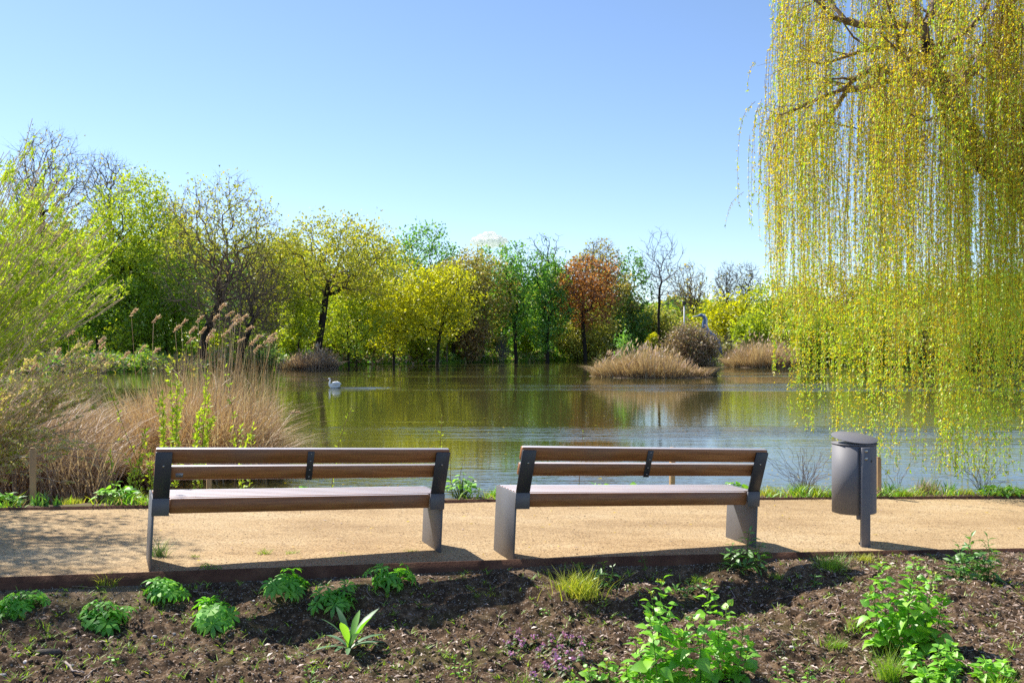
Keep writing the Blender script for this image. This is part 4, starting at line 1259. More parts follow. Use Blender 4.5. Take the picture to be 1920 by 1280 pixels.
# ------------------------------------------------------------------ weeping willow at right
rng = np.random.default_rng(77)
base = np.array([9.1, 13.8, -0.45])
root = thing("weeping_willow", "big golden weeping willow hanging its strands over the lake behind the litter bin", "tree", base)
limb = [base, (8.9, 13.7, 0.8), (8.5, 13.5, 2.0), (7.6, 13.3, 2.85), (6.75, 13.1, 3.45), (6.2, 13.0, 3.95), (5.75, 12.95, 4.55), (5.5, 12.9, 5.2), (5.2, 12.8, 6.0)]
limb = np.array([np.asarray(p, float) for p in limb])
u = np.linspace(0, 8, 25)
limb = np.stack([np.interp(u, np.arange(9), limb[:, i]) for i in range(3)], 1)
# where branches end: an arching dome, its rim is where the strands start
n = 520
tx = []
while len(tx) < n:
    X = rng.uniform(3.3, 12.5); Y = rng.uniform(10.9, 16.4)
    ex = (X - 8.0) / 4.7; ey = (Y - 13.5) / 3.2
    q = ex * ex + ey * ey
    if q > 1: continue
    zt = 3.6 + 5.0 * math.sqrt(1 - q ** 2.5 * 0.9)
    tx.append((X, Y, rng.uniform(0.45, 1.0) * (zt - 2.2) + 2.2))
tx = np.array(tx)
rim = np.array([px(x, y, 13.0 + rng.normal() * 0.8) for x, y in ((1440, 195), (1462, 60), (1500, 20), (1470, 150), (1430, 230), (1500, 90), (1455, 260), (1480, 210), (1520, 40), (1425, 200), (1410, 240), (1540, 120), (1560, 30), (1600, 70), (1530, 200), (1495, 280), (1450, 300), (1600, 150), (1660, 60), (1700, 110), (1570, 230), (1480, -60), (1500, -120), (1530, -30), (1560, -80), (1475, 10), (1490, -20), (1545, 10), (1600, -60), (1640, -20), (1580, -140))])
front = np.array([px(rng.uniform(1600, 1930), rng.uniform(-40, 260), rng.uniform(10.6, 12.3)) for _ in range(40)])
tips = np.concatenate([tx, rim, front])
P, par, R, kids = skeleton(rng, limb, tips, 0.32, 0.5, trunk_r=0.24, tipr=0.0045, wig=0.12, lift=0.16)
i = np.arange(1, len(P)); p_ = par[i]
r1 = R[i]; r0 = np.minimum(R[p_], R[i] * 1.25)
for nm, s, kk in (("trunk", r1 >= 0.07, 9), ("branches", r1 < 0.07, 4)):
    V, Q = tubes(P[p_][s], P[i][s], r0[s], r1[s] * np.where(kids[i][s] == 0, 0.25, 1.0), kk)
    mesh(nm, V, Q, M_bark if nm == "trunk" else M_twig_brown, root, base, smooth=True)
# strands
cand = np.where((R < 0.024) & (P[:, 0] < 11.5))[0]
# several strands hang together from the same spray
nc = 250
cc = np.concatenate([rng.choice(cand, nc), rng.choice(cand[(P[cand, 1] < 12.4) & (P[cand, 0] > 4.0) & (P[cand, 0] < 6.6)], 40)])
S_ = 3200
ci = rng.choice(cc, S_)
ci[:len(tips)] = np.resize(np.where(kids == 0)[0], len(tips))
st = P[ci] + rng.normal(size=(S_, 3)) * np.array([0.06, 0.07, 0.06])
xpx = 960 + st[:, 0] / st[:, 1] * F
low_px = np.interp(xpx, [1380, 1400, 1440, 1480, 1520, 1560, 1600, 1640, 1700, 1780, 1860, 1930, 2100], [540, 565, 590, 720, 800, 845, 860, 890, 885, 880, 895, 870, 890])
zlow = CZ - (low_px - 640) / F * st[:, 1]
bl = rng.beta(1.0, 1.55, len(P)); bgreen = rng.beta(1.1, 2.2, len(P))
zend = zlow + (st[:, 2] - zlow) * np.clip(bl[ci] + rng.normal(size=S_) * 0.12, 0, 0.85)
gstrand = bgreen[ci]
short = rng.uniform(size=S_) < 0.33
zend = np.where(short, st[:, 2] - rng.uniform(0.35, 1.5, S_), zend)
keep = ~((xpx < 1462) & (rng.uniform(size=S_) < 0.25)) & ~((xpx > 1720) & (xpx < 1850) & (rng.uniform(size=S_) < 0.12) & (st[:, 2] < 6.5)) & ~((xpx > 1850) & (xpx < 1925) & (rng.uniform(size=S_) < 0.05))
st = st[keep]; zend = zend[keep]; gstrand = gstrand[keep]; S_ = len(st)
Ls = np.maximum(0.35, st[:, 2] - zend)
nseg = 8
uu = np.linspace(0, 1, nseg + 1)
ang = rng.uniform(0, 2 * np.pi, S_)
out = unit(np.stack([st[:, 0] - 8.0, (st[:, 1] - 13.5) * 1.2, np.zeros(S_)], 1)) * 0.6 + np.stack([np.cos(ang), np.sin(ang), np.zeros(S_)], 1) * 0.4
arch = rng.uniform(0.05, 0.30, S_)
Cs = np.zeros((S_, nseg + 1, 3))
ph = rng.uniform(0, 6.28, S_)
swx = rng.normal(size=S_) * 0.022
for k in range(nseg + 1):
    dz = Ls * uu[k]
    h = arch * (1 - np.exp(-dz / 0.25))
    Cs[:, k] = st + out * h[:, None]
    Cs[:, k, 2] = st[:, 2] - dz + 0.10 * np.sin(np.minimum(dz / 0.25, np.pi))
    Cs[:, k, 0] += 0.04 * np.sin(ph + dz * 1.3) + swx * dz; Cs[:, k, 1] += 0.04 * np.cos(ph * 1.3 + dz * 1.2)
# bundles of strands that hang from one part of a branch
bx_ = np.floor((st[:, 0] - 2.5) / 0.75).astype(int); by_ = np.floor((st[:, 1] - 10.5) / 1.4).astype(int)
key = bx_ * 100 + by_
dens = 60.0
for kk in np.unique(key):
    s = np.where(key == kk)[0]
    A = Cs[s]
    P0 = A[:, :-1].reshape(-1, 3); P1 = A[:, 1:].reshape(-1, 3)
    rr = np.tile(np.linspace(0.0030, 0.0013, nseg), len(s))
    V1, Q1 = tubes(P0, P1, rr, rr * 0.9, 3)
    cnt = (Ls[s] * dens * rng.uniform(0.6, 1.3, len(s))).astype(int)
    si = np.repeat(np.arange(len(s)), cnt)
    t = rng.uniform(0.03, 1, len(si)) * (nseg - 1e-4)
    k = t.astype(int); f = (t - k)[:, None]
    p = A[si, k] * (1 - f) + A[si, k + 1] * f
    m = len(p)
    a = rng.uniform(0, 6.283, m)
    side = np.stack([np.cos(a), np.sin(a), np.zeros(m)], 1)
    green_s = 0.02 + 0.65 * gstrand[s][si] + 0.40 * (t / nseg) ** 3
    g = rng.uniform(size=m) < green_s
    dz = np.where(g, rng.uniform(-2.4, -0.4, m), rng.uniform(-2.2, 0.5, m))
    ld = unit(side + np.array([0, 0, 1.0]) * dz[:, None])
    sz = np.where(g, rng.uniform(0.034, 0.066, m), rng.uniform(0.024, 0.046, m))[:, None]
    wd = np.where(g, 0.16, 0.24)[:, None]
    wv = unit(np.cross(ld, rng.normal(size=(m, 3)))) * sz * wd
    V2 = np.stack([p + ld * sz * 0.25 - wv, p + ld * sz * 0.25 + wv, p + ld * sz], 1).reshape(-1, 3)
    Q2 = np.arange(3 * m).reshape(-1, 3)
    mi = np.concatenate([np.zeros(len(Q1), int), np.where(g, 2, 1)])
    mesh("hanging_strands", np.concatenate([V1, V2]), [Q1, Q2 + len(V1)], [M_stem_red, L_gold, L_wleaf], root, base, midx=mi)
# catkins and petals afloat beneath it
n = 1500
a = rng.uniform(0.25, 0.6, n); D_ = rng.uniform(12.5, 42, n)
C = np.stack([a * D_, D_, np.full(n, WATER_Z + 0.004)], 1)
an = rng.uniform(0, 6.28, n)
d = np.stack([np.cos(an), np.sin(an), np.zeros(n)], 1); e = np.stack([-np.sin(an), np.cos(an), np.zeros(n)], 1)
sz = rng.uniform(0.012, 0.035, (n, 1))
V, Q = quads(C, d * sz, e * sz * 0.4)
o = mesh("floating_catkins", V, Q, L_gold)
tag(o, "yellow willow catkins floating on the water under the willow", "catkins", kind="stuff")
n = 420
a = rng.uniform(-0.3, 0.3, n); D_ = rng.uniform(13, 50, n)
C = np.stack([a * D_, D_, np.full(n, WATER_Z + 0.004)], 1)
an = rng.uniform(0, 6.28, n)
d = np.stack([np.cos(an), np.sin(an), np.zeros(n)], 1); e = np.stack([-np.sin(an), np.cos(an), np.zeros(n)], 1)
sz = rng.uniform(0.012, 0.04, (n, 1))
V, Q = quads(C, d * sz, e * sz * 0.5)
o = mesh("floating_leaves", V, Q, [L_gold, L_litter], midx=rng.integers(0, 2, n))
tag(o, "small specks of leaves drifting on the open water", "leaves", kind="stuff")
# ------------------------------------------------------------------ benches
def bench(name, label, loc, yaw, tilt, plate=False):
    M = Matrix.Translation(loc) @ Matrix.Rotation(yaw, 4, 'Z') @ Matrix.Rotation(-tilt, 4, 'Y')
    root = thing(name, label, "bench", (0, 0, 0), "park benches beside the path")
    root.matrix_world = M

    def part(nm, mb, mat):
        if mat is M_wood:            # upper faces get the pale sky reflection painted into their colour
            o = mb.build(nm, [M_wood, M_wood_sheen], root)
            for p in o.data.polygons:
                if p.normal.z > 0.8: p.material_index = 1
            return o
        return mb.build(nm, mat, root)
    for sx in (-1, 1):
        mb = MB(); x0, x1 = (-1.0, -0.986) if sx < 0 else (0.986, 1.0)
        mb.box(x0, x1, 0.0, 0.419, -0.40, 0.100, bev=0.002)
        mb.box(min(sx * 0.986, sx * 0.93), max(sx * 0.986, sx * 0.93), 0.0 + 0.004, 0.010, -0.012, 0.094)   # folded flange carrying the rail
        part("side_panel", mb, M_steel)
    th = math.atan2(0.098, 0.307)
    A = np.array([(1, 0, 0, 0), (0, math.cos(th), -math.sin(th), 0), (0, math.sin(th), math.cos(th), 0.1), (0, 0, 0, 1)])
    # local frame of the leaning back: x, n (forward), s (up along the back)
    for sx in (-1, 1):
        mb = MB(); xa, xb = sorted((sx * 1.0, sx * 0.897))
        mb.box(xa, xb, -0.014, 0.0, -0.004, 0.330, A, bev=0.003)
        po = part("back_post", mb, M_steel_dk)
        bo = MB()
        xc = sx * 0.947
        c = xf([(xc, -0.014, 0.235), (xc, -0.019, 0.235)], A); bo.loft(c, [0.0085, 0.006], 10)
        bo.build("bolt", M_bolt, po, smooth=False)
        mb = MB(); xa, xb = sorted((sx * 1.003, sx * 0.895))
        mb.box(xa, xb, -0.018, -0.001, -0.012, 0.102, bev=0.002)
        part("bracket", mb, M_steel)
    for s0, s1 in ((0.128, 0.222), (0.243, 0.345)):
        mb = MB(); mb.box(-0.999, 0.999, 0.002, 0.042, s0, s1, A, bev=0.006)
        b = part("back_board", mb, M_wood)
        if plate and s0 < 0.2:
            mb = MB(); mb.box(-0.868, -0.822, -0.0005, 0.0015, 0.150, 0.178, A)
            pl = mb.build("maker_plate", M_plate, b)
            mb = MB()
            for q, (xa, xb) in enumerate([(-0.864, -0.827), (-0.860, -0.832), (-0.864, -0.829)]):
                mb.box(xa, xb, -0.0012, -0.0006, 0.154 + q * 0.008, 0.157 + q * 0.008, A)
            mb.build("print", M_ink, b)
    mb = MB(); mb.box(-0.022, 0.022, -0.006, 0.001, 0.124, 0.334, A, bev=0.001)
    st = part("back_strap", mb, M_steel_dk)
    for s in (0.148, 0.200, 0.265, 0.318):
        bo = MB(); c = xf([(0, -0.006, s), (0, -0.010, s)], A); bo.loft(c, [0.006, 0.004], 10)
        bo.build("bolt", M_bolt, st)
    mb = MB(); mb.box(-0.893, 0.893, 0.001, 0.042, -0.001, 0.097, bev=0.005)
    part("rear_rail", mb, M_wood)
    for k in range(6):
        y0 = 0.048 + k * 0.0625
        mb = MB(); mb.box(-0.984, 0.984, y0, y0 + 0.053, 0.062, 0.100, bev=0.005)
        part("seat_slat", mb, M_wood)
    for x in (-0.6, 0.0, 0.6):
        mb = MB(); mb.box(x - 0.03, x + 0.03, 0.045, 0.40, 0.05, 0.060)
        part("cross_bar", mb, M_steel_dk)
    return root


bench("park_bench", "left wooden bench with dark steel legs, small maker's plate on its lower back board", (-1.422, 6.804, CZ - 1.165), 0.40, -0.044, True)
bench("park_bench", "right wooden bench with dark steel legs, next to the litter bin", (0.961, 7.289, CZ - 1.213), 0.343, -0.047)

# ------------------------------------------------------------------ litter bin
bx, by = 2.772, 7.74
bz = float(zp(bx)) - 0.01
root = thing("litter_bin", "grey round steel litter bin on a post at the path's edge", "litter bin", (bx, by, bz))
cx, cy, rb = -0.020, 0.19, 0.168          # body centre relative to the post
mb = MB()
n = 48
a = np.linspace(0, 2 * np.pi, n, endpoint=False)
ring = lambda r, z, ox=0, oy=0: np.stack([cx + ox + np.cos(a) * r, cy + oy + np.sin(a) * r, np.full(n, z)], 1)
prof = [(0.0, 0.262), (0.120, 0.258), (rb - 0.004, 0.240), (rb, 0.243), (rb, 0.250), (rb, 0.775), (rb - 0.003, 0.783), (rb - 0.010, 0.783), (rb - 0.010, 0.30), (0.0, 0.29)]
V = np.concatenate([ring(r, z) for r, z in prof])
i = np.arange(n); j = (i + 1) % n
mb.add(V, np.concatenate([np.stack([k * n + i, k * n + j, k * n + n + j, k * n + n + i], 1) for k in range(len(prof) - 1)]))
body = mb.build("body", M_bin, root, smooth=True)
# door shell standing a little proud on the left, with a straight edge
mb = MB()
aa = np.linspace(math.radians(95), math.radians(263), 30)
V = []
for rr, z in ((rb + 0.001, 0.238), (rb + 0.006, 0.238), (rb + 0.006, 0.779), (rb + 0.001, 0.779)):
    V.append(np.stack([cx + np.cos(aa) * rr, cy + np.sin(aa) * rr, np.full(30, z)], 1))
V = np.concatenate(V); i = np.arange(29)
q = [np.stack([k * 30 + i, k * 30 + i + 1, ((k + 1) % 4) * 30 + i + 1, ((k + 1) % 4) * 30 + i], 1) for k in range(4)]
mb.add(V, np.concatenate(q), [(0, 30, 60, 90), (29, 119, 89, 59)])
mb.build("door_shell", M_bin, root, smooth=False)
mb = MB(); mb.box(-0.034, 0.034, -0.018, 0.022, -0.25, 0.775, bev=0.003)
mb.build("post", M_bin, root)
mb = MB(); mb.box(-0.055, 0.042, 0.0225, 0.05, 0.205, 0.26, bev=0.003)
mb.build("mount", M_bin, root)
for z in (0.748, 0.688):
    mb = MB(); mb.loft([(0.0, -0.018, z), (0.0, -0.022, z)], [0.014, 0.012], 14)
    mb.build("bolt", M_bolt, root)
# flat lid, a thin round plate
mb = MB()
lr = rb + 0.010
V = np.concatenate([ring(0.001, 0.786), ring(lr, 0.786), ring(lr, 0.793), ring(0.001, 0.795)])
i = np.arange(n)
mb.add(V, np.concatenate([np.stack([k * n + i, k * n + j, k * n + n + j, k * n + n + i], 1) for k in range(3)]))
mb.build("lid", M_bin, root, smooth=False)
# the hood: a round plate tilted up on the far left, over the throwing slot
mb = MB()
tz = lambda aa, r: 0.799 + 0.066 * (0.5 + 0.5 * r / lr * np.cos(aa - math.radians(112)))
rg_ = lambda r, dz: np.stack([cx + np.cos(a) * r, cy + np.sin(a) * r, tz(a, r) + dz], 1)
V = np.concatenate([rg_(0.001, 0), rg_(lr - 0.002, 0), rg_(lr + 0.001, 0.003), rg_(lr - 0.002, 0.006), rg_(0.001, 0.006)])
i = np.arange(n)
mb.add(V, np.concatenate([np.stack([k * n + i, k * n + j, k * n + n + j, k * n + n + i], 1) for k in range(4)]))
mb.build("hood", M_bin, root, smooth=False)
mb = MB()
sel = np.linspace(math.radians(-30), math.radians(75), 14)
V = np.concatenate([np.stack([cx + np.cos(sel) * rr, cy + np.sin(sel) * rr, (0.794 if q < 2 else 0) + (tz(sel, rr) if q > 1 else 0 * sel)], 1) for q, rr in ((0, lr - 0.012), (1, lr - 0.008), (2, lr - 0.008), (3, lr - 0.012))])
i = np.arange(13)
mb.add(V, np.concatenate([np.stack([k * 14 + i, k * 14 + i + 1, ((k + 1) % 4) * 14 + i + 1, ((k + 1) % 4) * 14 + i], 1) for k in range(4)]))
mb.build("hood_skirt", M_bin, root)
# lock and sticker on the camera side
def on_body(deg, z, out=0.003):
    t = math.radians(deg)
    return Matrix.Translation((cx + math.cos(t) * (rb + out), cy + math.sin(t) * (rb + out), z)) @ Matrix.Rotation(t + math.pi / 2, 4, 'Z')
mb = MB(); Mx = on_body(279, 0.663, 0.002)
mb.box(-0.028, 0.028, -0.004, 0.003, -0.005, 0.005, Mx)
mb.build("lock_bar", M_bolt, root)
mb = MB(); mb.loft(xf([(-0.028, 0.0, 0), (-0.028, -0.007, 0)], Mx), [0.009, 0.008], 12)
mb.build("lock", M_bolt, root)
mb = MB(); Mx = on_body(279, 0.636, 0.0015)
mb.box(-0.025, 0.025, -0.0012, 0.002, -0.011, 0.011, Mx)
stk = mb.build("sticker", M_label, root)
mb = MB()
rr_ = np.random.default_rng(3)
x = -0.020
while x < 0.018:
    w = rr_.uniform(0.002, 0.0045)
    mb.box(x, x + w, -0.0018, -0.0013, 0.0005, 0.006 + rr_.uniform(0, 0.002), Mx); x += w + 0.0016
mb.box(-0.020, 0.020, -0.0018, -0.0013, -0.006, -0.0035, Mx)
mb.build("print", M_ink, stk)
# hollow slot at the right of the post
mb = MB(); Mx = on_body(300, 0.663, 0.001); mb.box(-0.004, 0.004, -0.002, 0.002, -0.008, 0.008, Mx); mb.build("slot", M_black, root)

# ------------------------------------------------------------------ wooden stakes along the bank
def stake(label, x, ytop, ybase, D, w):
    t = px(x, ytop, D); b = px(x - 2, ybase, D)
    rg = np.random.default_rng(int(x))
    mb = MB()
    h = t[2] - b[2]
    M = Matrix.Translation(b) @ Matrix.Rotation(0.4, 4, 'Z') @ Matrix.Rotation(rg.normal() * 0.015, 4, 'Y')
    mb.box(-w / 2, w / 2, -w / 2, w / 2, -0.5, h - 0.012, M, bev=0.006)
    mb.box(-w / 2 + 0.006, w / 2 - 0.006, -w / 2 + 0.006, w / 2 - 0.006, h - 0.012, h, M)
    o = mb.build("wooden_stake", M_stake, None, b)
    o.location = b
    return tag(o, label, "stake", "wooden stakes along the bank")


stake("square wooden stake standing free at the path's left end", 64, 839, 926, 8.85, 0.052)
stake("wooden stake seen under the back of the left bench", 394, 842, 918, 9.6, 0.046)
stake("wooden stake seen under the back of the right bench", 1262, 838, 912, 10.2, 0.048)
stake("dark weathered wooden stake just behind the litter bin", 1649, 856, 930, 10.3, 0.05)

# ------------------------------------------------------------------ swan, bird sculpture, far bits
D = 43.5
b = px(627, 727, D); b[2] = WATER_Z
root = thing("swan", "white swan swimming to the left on the calm lake", "swan", b)
mb = MB()
C = [(0.26, 0, 0.10), (0.22, 0, 0.10), (0.12, 0, 0.09), (0.0, 0, 0.08), (-0.10, 0, 0.08), (-0.17, 0, 0.10), (-0.215, 0, 0.16), (-0.22, 0, 0.23), (-0.20, 0, 0.30), (-0.19, 0, 0.36), (-0.205, 0, 0.405), (-0.235, 0, 0.42), (-0.27, 0, 0.41)]
mb.loft(C, [0.02, 0.06, 0.11, 0.125, 0.11, 0.075, 0.042, 0.033, 0.030, 0.030, 0.034, 0.032, 0.016], 12, ry=[0.02, 0.06, 0.12, 0.14, 0.115, 0.075, 0.045, 0.033, 0.030, 0.030, 0.032, 0.028, 0.015], up=(0, 1, 0.01))
mb.build("body", M_white, root, smooth=True)
for s in (-1, 1):
    mb = MB()
    mb.loft([(-0.12, s * 0.07, 0.16), (-0.02, s * 0.105, 0.20), (0.10, s * 0.10, 0.215), (0.20, s * 0.07, 0.20), (0.30, s * 0.03, 0.17)], [0.03, 0.085, 0.085, 0.06, 0.01], 10, ry=[0.02, 0.05, 0.055, 0.035, 0.008], up=(0, 0, 1))
    mb.build("wing", M_white, root, smooth=True)
mb = MB(); mb.loft([(-0.265, 0, 0.412), (-0.30, 0, 0.40), (-0.335, 0, 0.388)], [0.015, 0.011, 0.004], 8)
mb.build("beak", M_beak, root, smooth=True)
mb = MB(); mb.loft([(-0.262, 0, 0.430), (-0.285, 0, 0.418)], [0.010, 0.006], 8)
mb.build("face_knob", M_black, root, smooth=True)
# wake, two low ridges of water behind the swan
mb = MB()
for s in (-1, 1):
    u = np.linspace(0, 1, 40)
    C = np.stack([b[0] + 0.2 + u * 2.6, b[1] + s * (0.05 + 0.55 * u), np.full(40, WATER_Z)], 1)
    h = 0.030 * (1 - u) ** 0.7 + 0.001
    w = 0.05 + 0.05 * u
    V = np.concatenate([C - np.stack([0 * u, w, 0 * u + 0.01], 1), C + np.stack([0 * u, 0 * u, h], 1), C + np.stack([0 * u, w, 0 * u - 0.01], 1)])
    i = np.arange(39)
    mb.add(V, np.concatenate([np.stack([i, i + 1, i + 41, i + 40], 1), np.stack([i + 40, i + 41, i + 81, i + 80], 1)]))
tag(mb.build("swan_wake", M_water, smooth=True), "thin V of ripples behind the swan", kind="structure")

# big blue heron sculpture standing in the water behind the reed island
D = 72.0
k = D / F
o0 = px(1345, 640, D)
root = thing("heron_sculpture", "large slate blue heron sculpture rising behind the bramble mound", "sculpture", (o0[0], D, WATER_Z))
hp = lambda x, y: ((x - 1345) * k, 0, CZ - (y - 640) * k - WATER_Z)
mb = MB()
C = [hp(1354, 664), hp(1350, 655), hp(1344, 644), hp(1336, 634), hp(1327, 625), hp(1321, 614), hp(1320, 606), hp(1322, 598), hp(1320, 592), hp(1314, 590.5), hp(1309, 592)]
mb.loft(C, np.array([1.0, 4, 7.5, 8.5, 6.5, 4.6, 3.8, 3.3, 3.5, 3.2, 1.8]) * k, 14, up=(0, 1, 0.01))
mb.build("body", M_heron, root, smooth=True)
mb = MB(); mb.loft([hp(1310, 592), hp(1304, 592.6), hp(1298, 593.5)], np.array([1.5, 1.0, 0.3]) * k, 8)
mb.build("beak", M_heron_lt, root, smooth=True)
mb = MB(); Cs_ = np.array([hp(1317, 590), hp(1322, 592.5), hp(1324.5, 599), hp(1324, 607), hp(1326, 615), hp(1332, 622), hp(1342, 629)]); Cs_[:, 1] -= 0.11
mb.loft(Cs_, np.array([1.0, 1.5, 1.7, 1.7, 1.8, 1.6, 0.6]) * k, 8)
mb.build("neck_stripe", M_heron_lt, root, smooth=True)
mb = MB(); Cs_ = np.array([hp(1316, 612), hp(1314, 620), hp(1316, 630)]); Cs_[:, 1] -= 0.05
mb.loft(Cs_, np.array([1.5, 2.6, 1.4]) * k, 8)
mb.build("breast_feathers", M_heron_lt, root, smooth=True)
for dx in (-16, -12):
    mb = MB(); mb.loft([hp(1344 + dx, 650), hp(1345 + dx, 668), hp(1343 + dx, 702)], np.array([2.2, 1.0, 0.9]) * k, 8)
    mb.build("leg", M_heron_lt, root, smooth=True)

rg = np.random.default_rng(91)
V, Q = ico(rg, 0.85, 0.75)
b = px(1236, 668, 64); b[2] = 0.55
V = V * 0.9
o = mesh("pale_boulder", V, Q, M_boulder, smooth=True); o.location = (b[0], 63.0, WATER_Z + 0.9)
o.scale = (1.15, 0.8, 0.7)
tag(o, "pale pinkish boulder left of the bramble mound on the reed island", "boulder")
mb = MB(); mb.box(-1.1, 1.1, -0.7, 0.7, 0, 0.45, bev=0.15)
o = mb.build("stone_block", M_stone); o.location = (b[0], 63.0, WATER_Z - 0.1)
tag(o, "grey stone base under the pale boulder behind the reeds", "stone")
D = 96
root = thing("bird_box_pole", "white pole with a dark nest box between the bare trees", "pole", (px(1283, 600, D)[0], D, float(land_z(px(1283, 600, D)[0], D)) - 0.2))
mb = MB(); mb.loft([(0, 0, 0), (0, 0, CZ + (640 - 572) / F * D - root.location.z)], [0.09, 0.07], 8); mb.build("pole", M_label, root)
mb = MB(); z = CZ + (640 - 572) / F * D - root.location.z; mb.box(-0.17, 0.17, -0.17, 0.17, z, z + 0.4, bev=0.03); mb.build("nest_box", M_stone_dk, root)

# small white cloud far behind the trees
def cloud():
    m, nt, out = new_mat("cumulus")
    d = nt.nodes.new("ShaderNodeBsdfDiffuse"); d.inputs[0].default_value = (0.97, 0.97, 0.97, 1)
    t = nt.nodes.new("ShaderNodeBsdfTranslucent"); t.inputs[0].default_value = (0.97, 0.97, 0.97, 1)
    tr = nt.nodes.new("ShaderNodeBsdfTransparent")
    mx = nt.nodes.new("ShaderNodeMixShader"); mx.inputs[0].default_value = 0.65
    nt.links.new(d.outputs[0], mx.inputs[1]); nt.links.new(t.outputs[0], mx.inputs[2])
    lw = nt.nodes.new("ShaderNodeLayerWeight"); lw.inputs[0].default_value = 0.5
    rp = ramp(nt, [(0.62, (0, 0, 0)), (0.98, (1, 1, 1))], lw.outputs["Facing"])
    m2 = nt.nodes.new("ShaderNodeMixShader")
    nt.links.new(rp.outputs[0], m2.inputs[0]); nt.links.new(mx.outputs[0], m2.inputs[1]); nt.links.new(tr.outputs[0], m2.inputs[2])
    nt.links.new(m2.outputs[0], out.inputs[0])
    mb = MB()
    rg = np.random.default_rng(4)
    D = 2400; k = D / F
    import bmesh
    bm = bmesh.new()
    for x, y, r in ((905, 446, 12), (918, 443, 14), (930, 446, 12), (942, 450, 9), (950, 454, 5), (893, 449, 8), (886, 452, 4), (920, 456, 16), (900, 456, 11), (936, 457, 11), (911, 438, 6), (924, 436, 5)):
        p = px(x, y, D)
        mt = Matrix.Translation((p[0], D + rg.normal() * 6, p[2])) @ Matrix.Diagonal((r * k * 1.1, r * k, r * k * 0.55, 1))
        bmesh.ops.create_icosphere(bm, subdivisions=3, radius=1, matrix=mt)
    me = bpy.data.meshes.new("cloud"); bm.to_mesh(me); bm.free()
    me.materials.append(m)
    o = link("cloud", me)
    rm = o.modifiers.new("remesh", 'REMESH'); rm.mode = 'VOXEL'; rm.voxel_size = 2.2
    tx = bpy.data.textures.new("cloud noise", 'CLOUDS'); tx.noise_scale = 9
    dm = o.modifiers.new("puff", 'DISPLACE'); dm.texture = tx; dm.strength = 7; dm.mid_level = 0.5
    tag(o, "small white cloud peeking over the treetops", "cloud")
    return o


cloud()


# ------------------------------------------------------------------ plants with single leaves
def leaf_mesh(name, outline, mat, fold=0.18, curl=0.25, rows=None):
    """a leaf along +Y: outline = list of (y, half width); folded on the midrib and curling down"""
    V = []; Fq = []
    for y, w in outline:
        z = -curl * y * y
        V += [(-w, y, z + fold * w), (0, y, z - 0.0), (w, y, z + fold * w)]
    for k in range(len(outline) - 1):
        a = k * 3
        Fq += [(a, a + 1, a + 4, a + 3), (a + 1, a + 2, a + 5, a + 4)]
    me = bpy.data.meshes.new(name)
    me.from_pydata(V, [], Fq)
    me.materials.append(mat)
    for p in me.polygons: p.use_smooth = True
    me.update()
    return me


def palm_mesh(name, mat, n=7, L=1.0):
    """a palmate leaf, n toothed lobes from one centre (origin), lying in the xy plane"""
    V = []; Fq = []
    for q in range(n):
        a = math.radians(-130 + 260 * q / (n - 1))
        l = L * (1.0 - 0.25 * abs(q - (n - 1) / 2) / ((n - 1) / 2))
        ca, sa = math.cos(a), math.sin(a)
        pts = [(0.0, 0.02, 0), (0.16 * l, 0.55 * l, 0.03), (0.12 * l, 0.72 * l, -0.02), (0.05 * l, 0.86 * l, -0.06), (0.0, 1.0 * l, -0.14)]
        base = len(V)
        for x, y, z in pts:
            for sgn in ((-1, 1) if x else (0,)):
                xx, yy = (sgn * x, y)
                V.append((xx * ca + yy * sa, -xx * sa + yy * ca, z - 0.12 * y * y + (0.05 if x else 0)))
        # indices: 0 | 1 2 | 3 4 | 5 6 | 7
        Fq += [(base, base + 2, base + 1), (base + 1, base + 2, base + 4, base + 3), (base + 3, base + 4, base + 6, base + 5), (base + 5, base + 6, base + 7)]
    me = bpy.data.meshes.new(name)
    me.from_pydata(V, [], Fq)
    me.materials.append(mat)
    me.update()
    return me


def put_leaf(me, parent, p, d, up=(0, 0, 1), s=1.0, name="leaf", roll=0.0):
    y = Vector(d).normalized(); u = Vector(up)
    x = y.cross(u)
    if x.length < 1e-3: x = y.cross(Vector((1, 0, 0)))
    x.normalize(); z = x.cross(y)
    M = Matrix((( x.x, y.x, z.x, p[0]), (x.y, y.y, z.y, p[1]), (x.z, y.z, z.z, p[2]), (0, 0, 0, 1)))
    o = bpy.data.objects.new(name, me)
    COL.objects.link(o)
    o.parent = parent
    o.matrix_local = M @ Matrix.Rotation(roll, 4, 'Y') @ Matrix.Scale(s, 4)
    return o


PALM = [palm_mesh("palmate_leaf", L_mound), palm_mesh("palmate_leaf_small", L_mound, 5)]
OV = [(0.0, 0.0), (0.10, 0.20), (0.25, 0.40), (0.38, 0.44), (0.55, 0.37), (0.72, 0.25), (0.87, 0.11), (1.0, 0.0)]
OVATE = [leaf_mesh("ovate_leaf", OV, L_mustard, 0.22, 0.25), leaf_mesh("ovate_leaf_b", [(a, b * 0.85) for a, b in OV], L_mustard, 0.35, 0.5)]
LAN = [(0.0, 0.02), (0.15, 0.09), (0.35, 0.155), (0.55, 0.15), (0.78, 0.085), (1.0, 0.0)]
LANCE = [leaf_mesh("lance_leaf", LAN, L_lance, 0.25, 0.30), leaf_mesh("lance_leaf_b", [(a, b * 1.15) for a, b in LAN], L_lance, 0.4, 0.15)]
LBLUE = leaf_mesh("strap_leaf", [(0.0, 0.035), (0.2, 0.05), (0.45, 0.075), (0.7, 0.085), (0.88, 0.055), (1.0, 0.0)], L_blue, 0.3, 0.55)
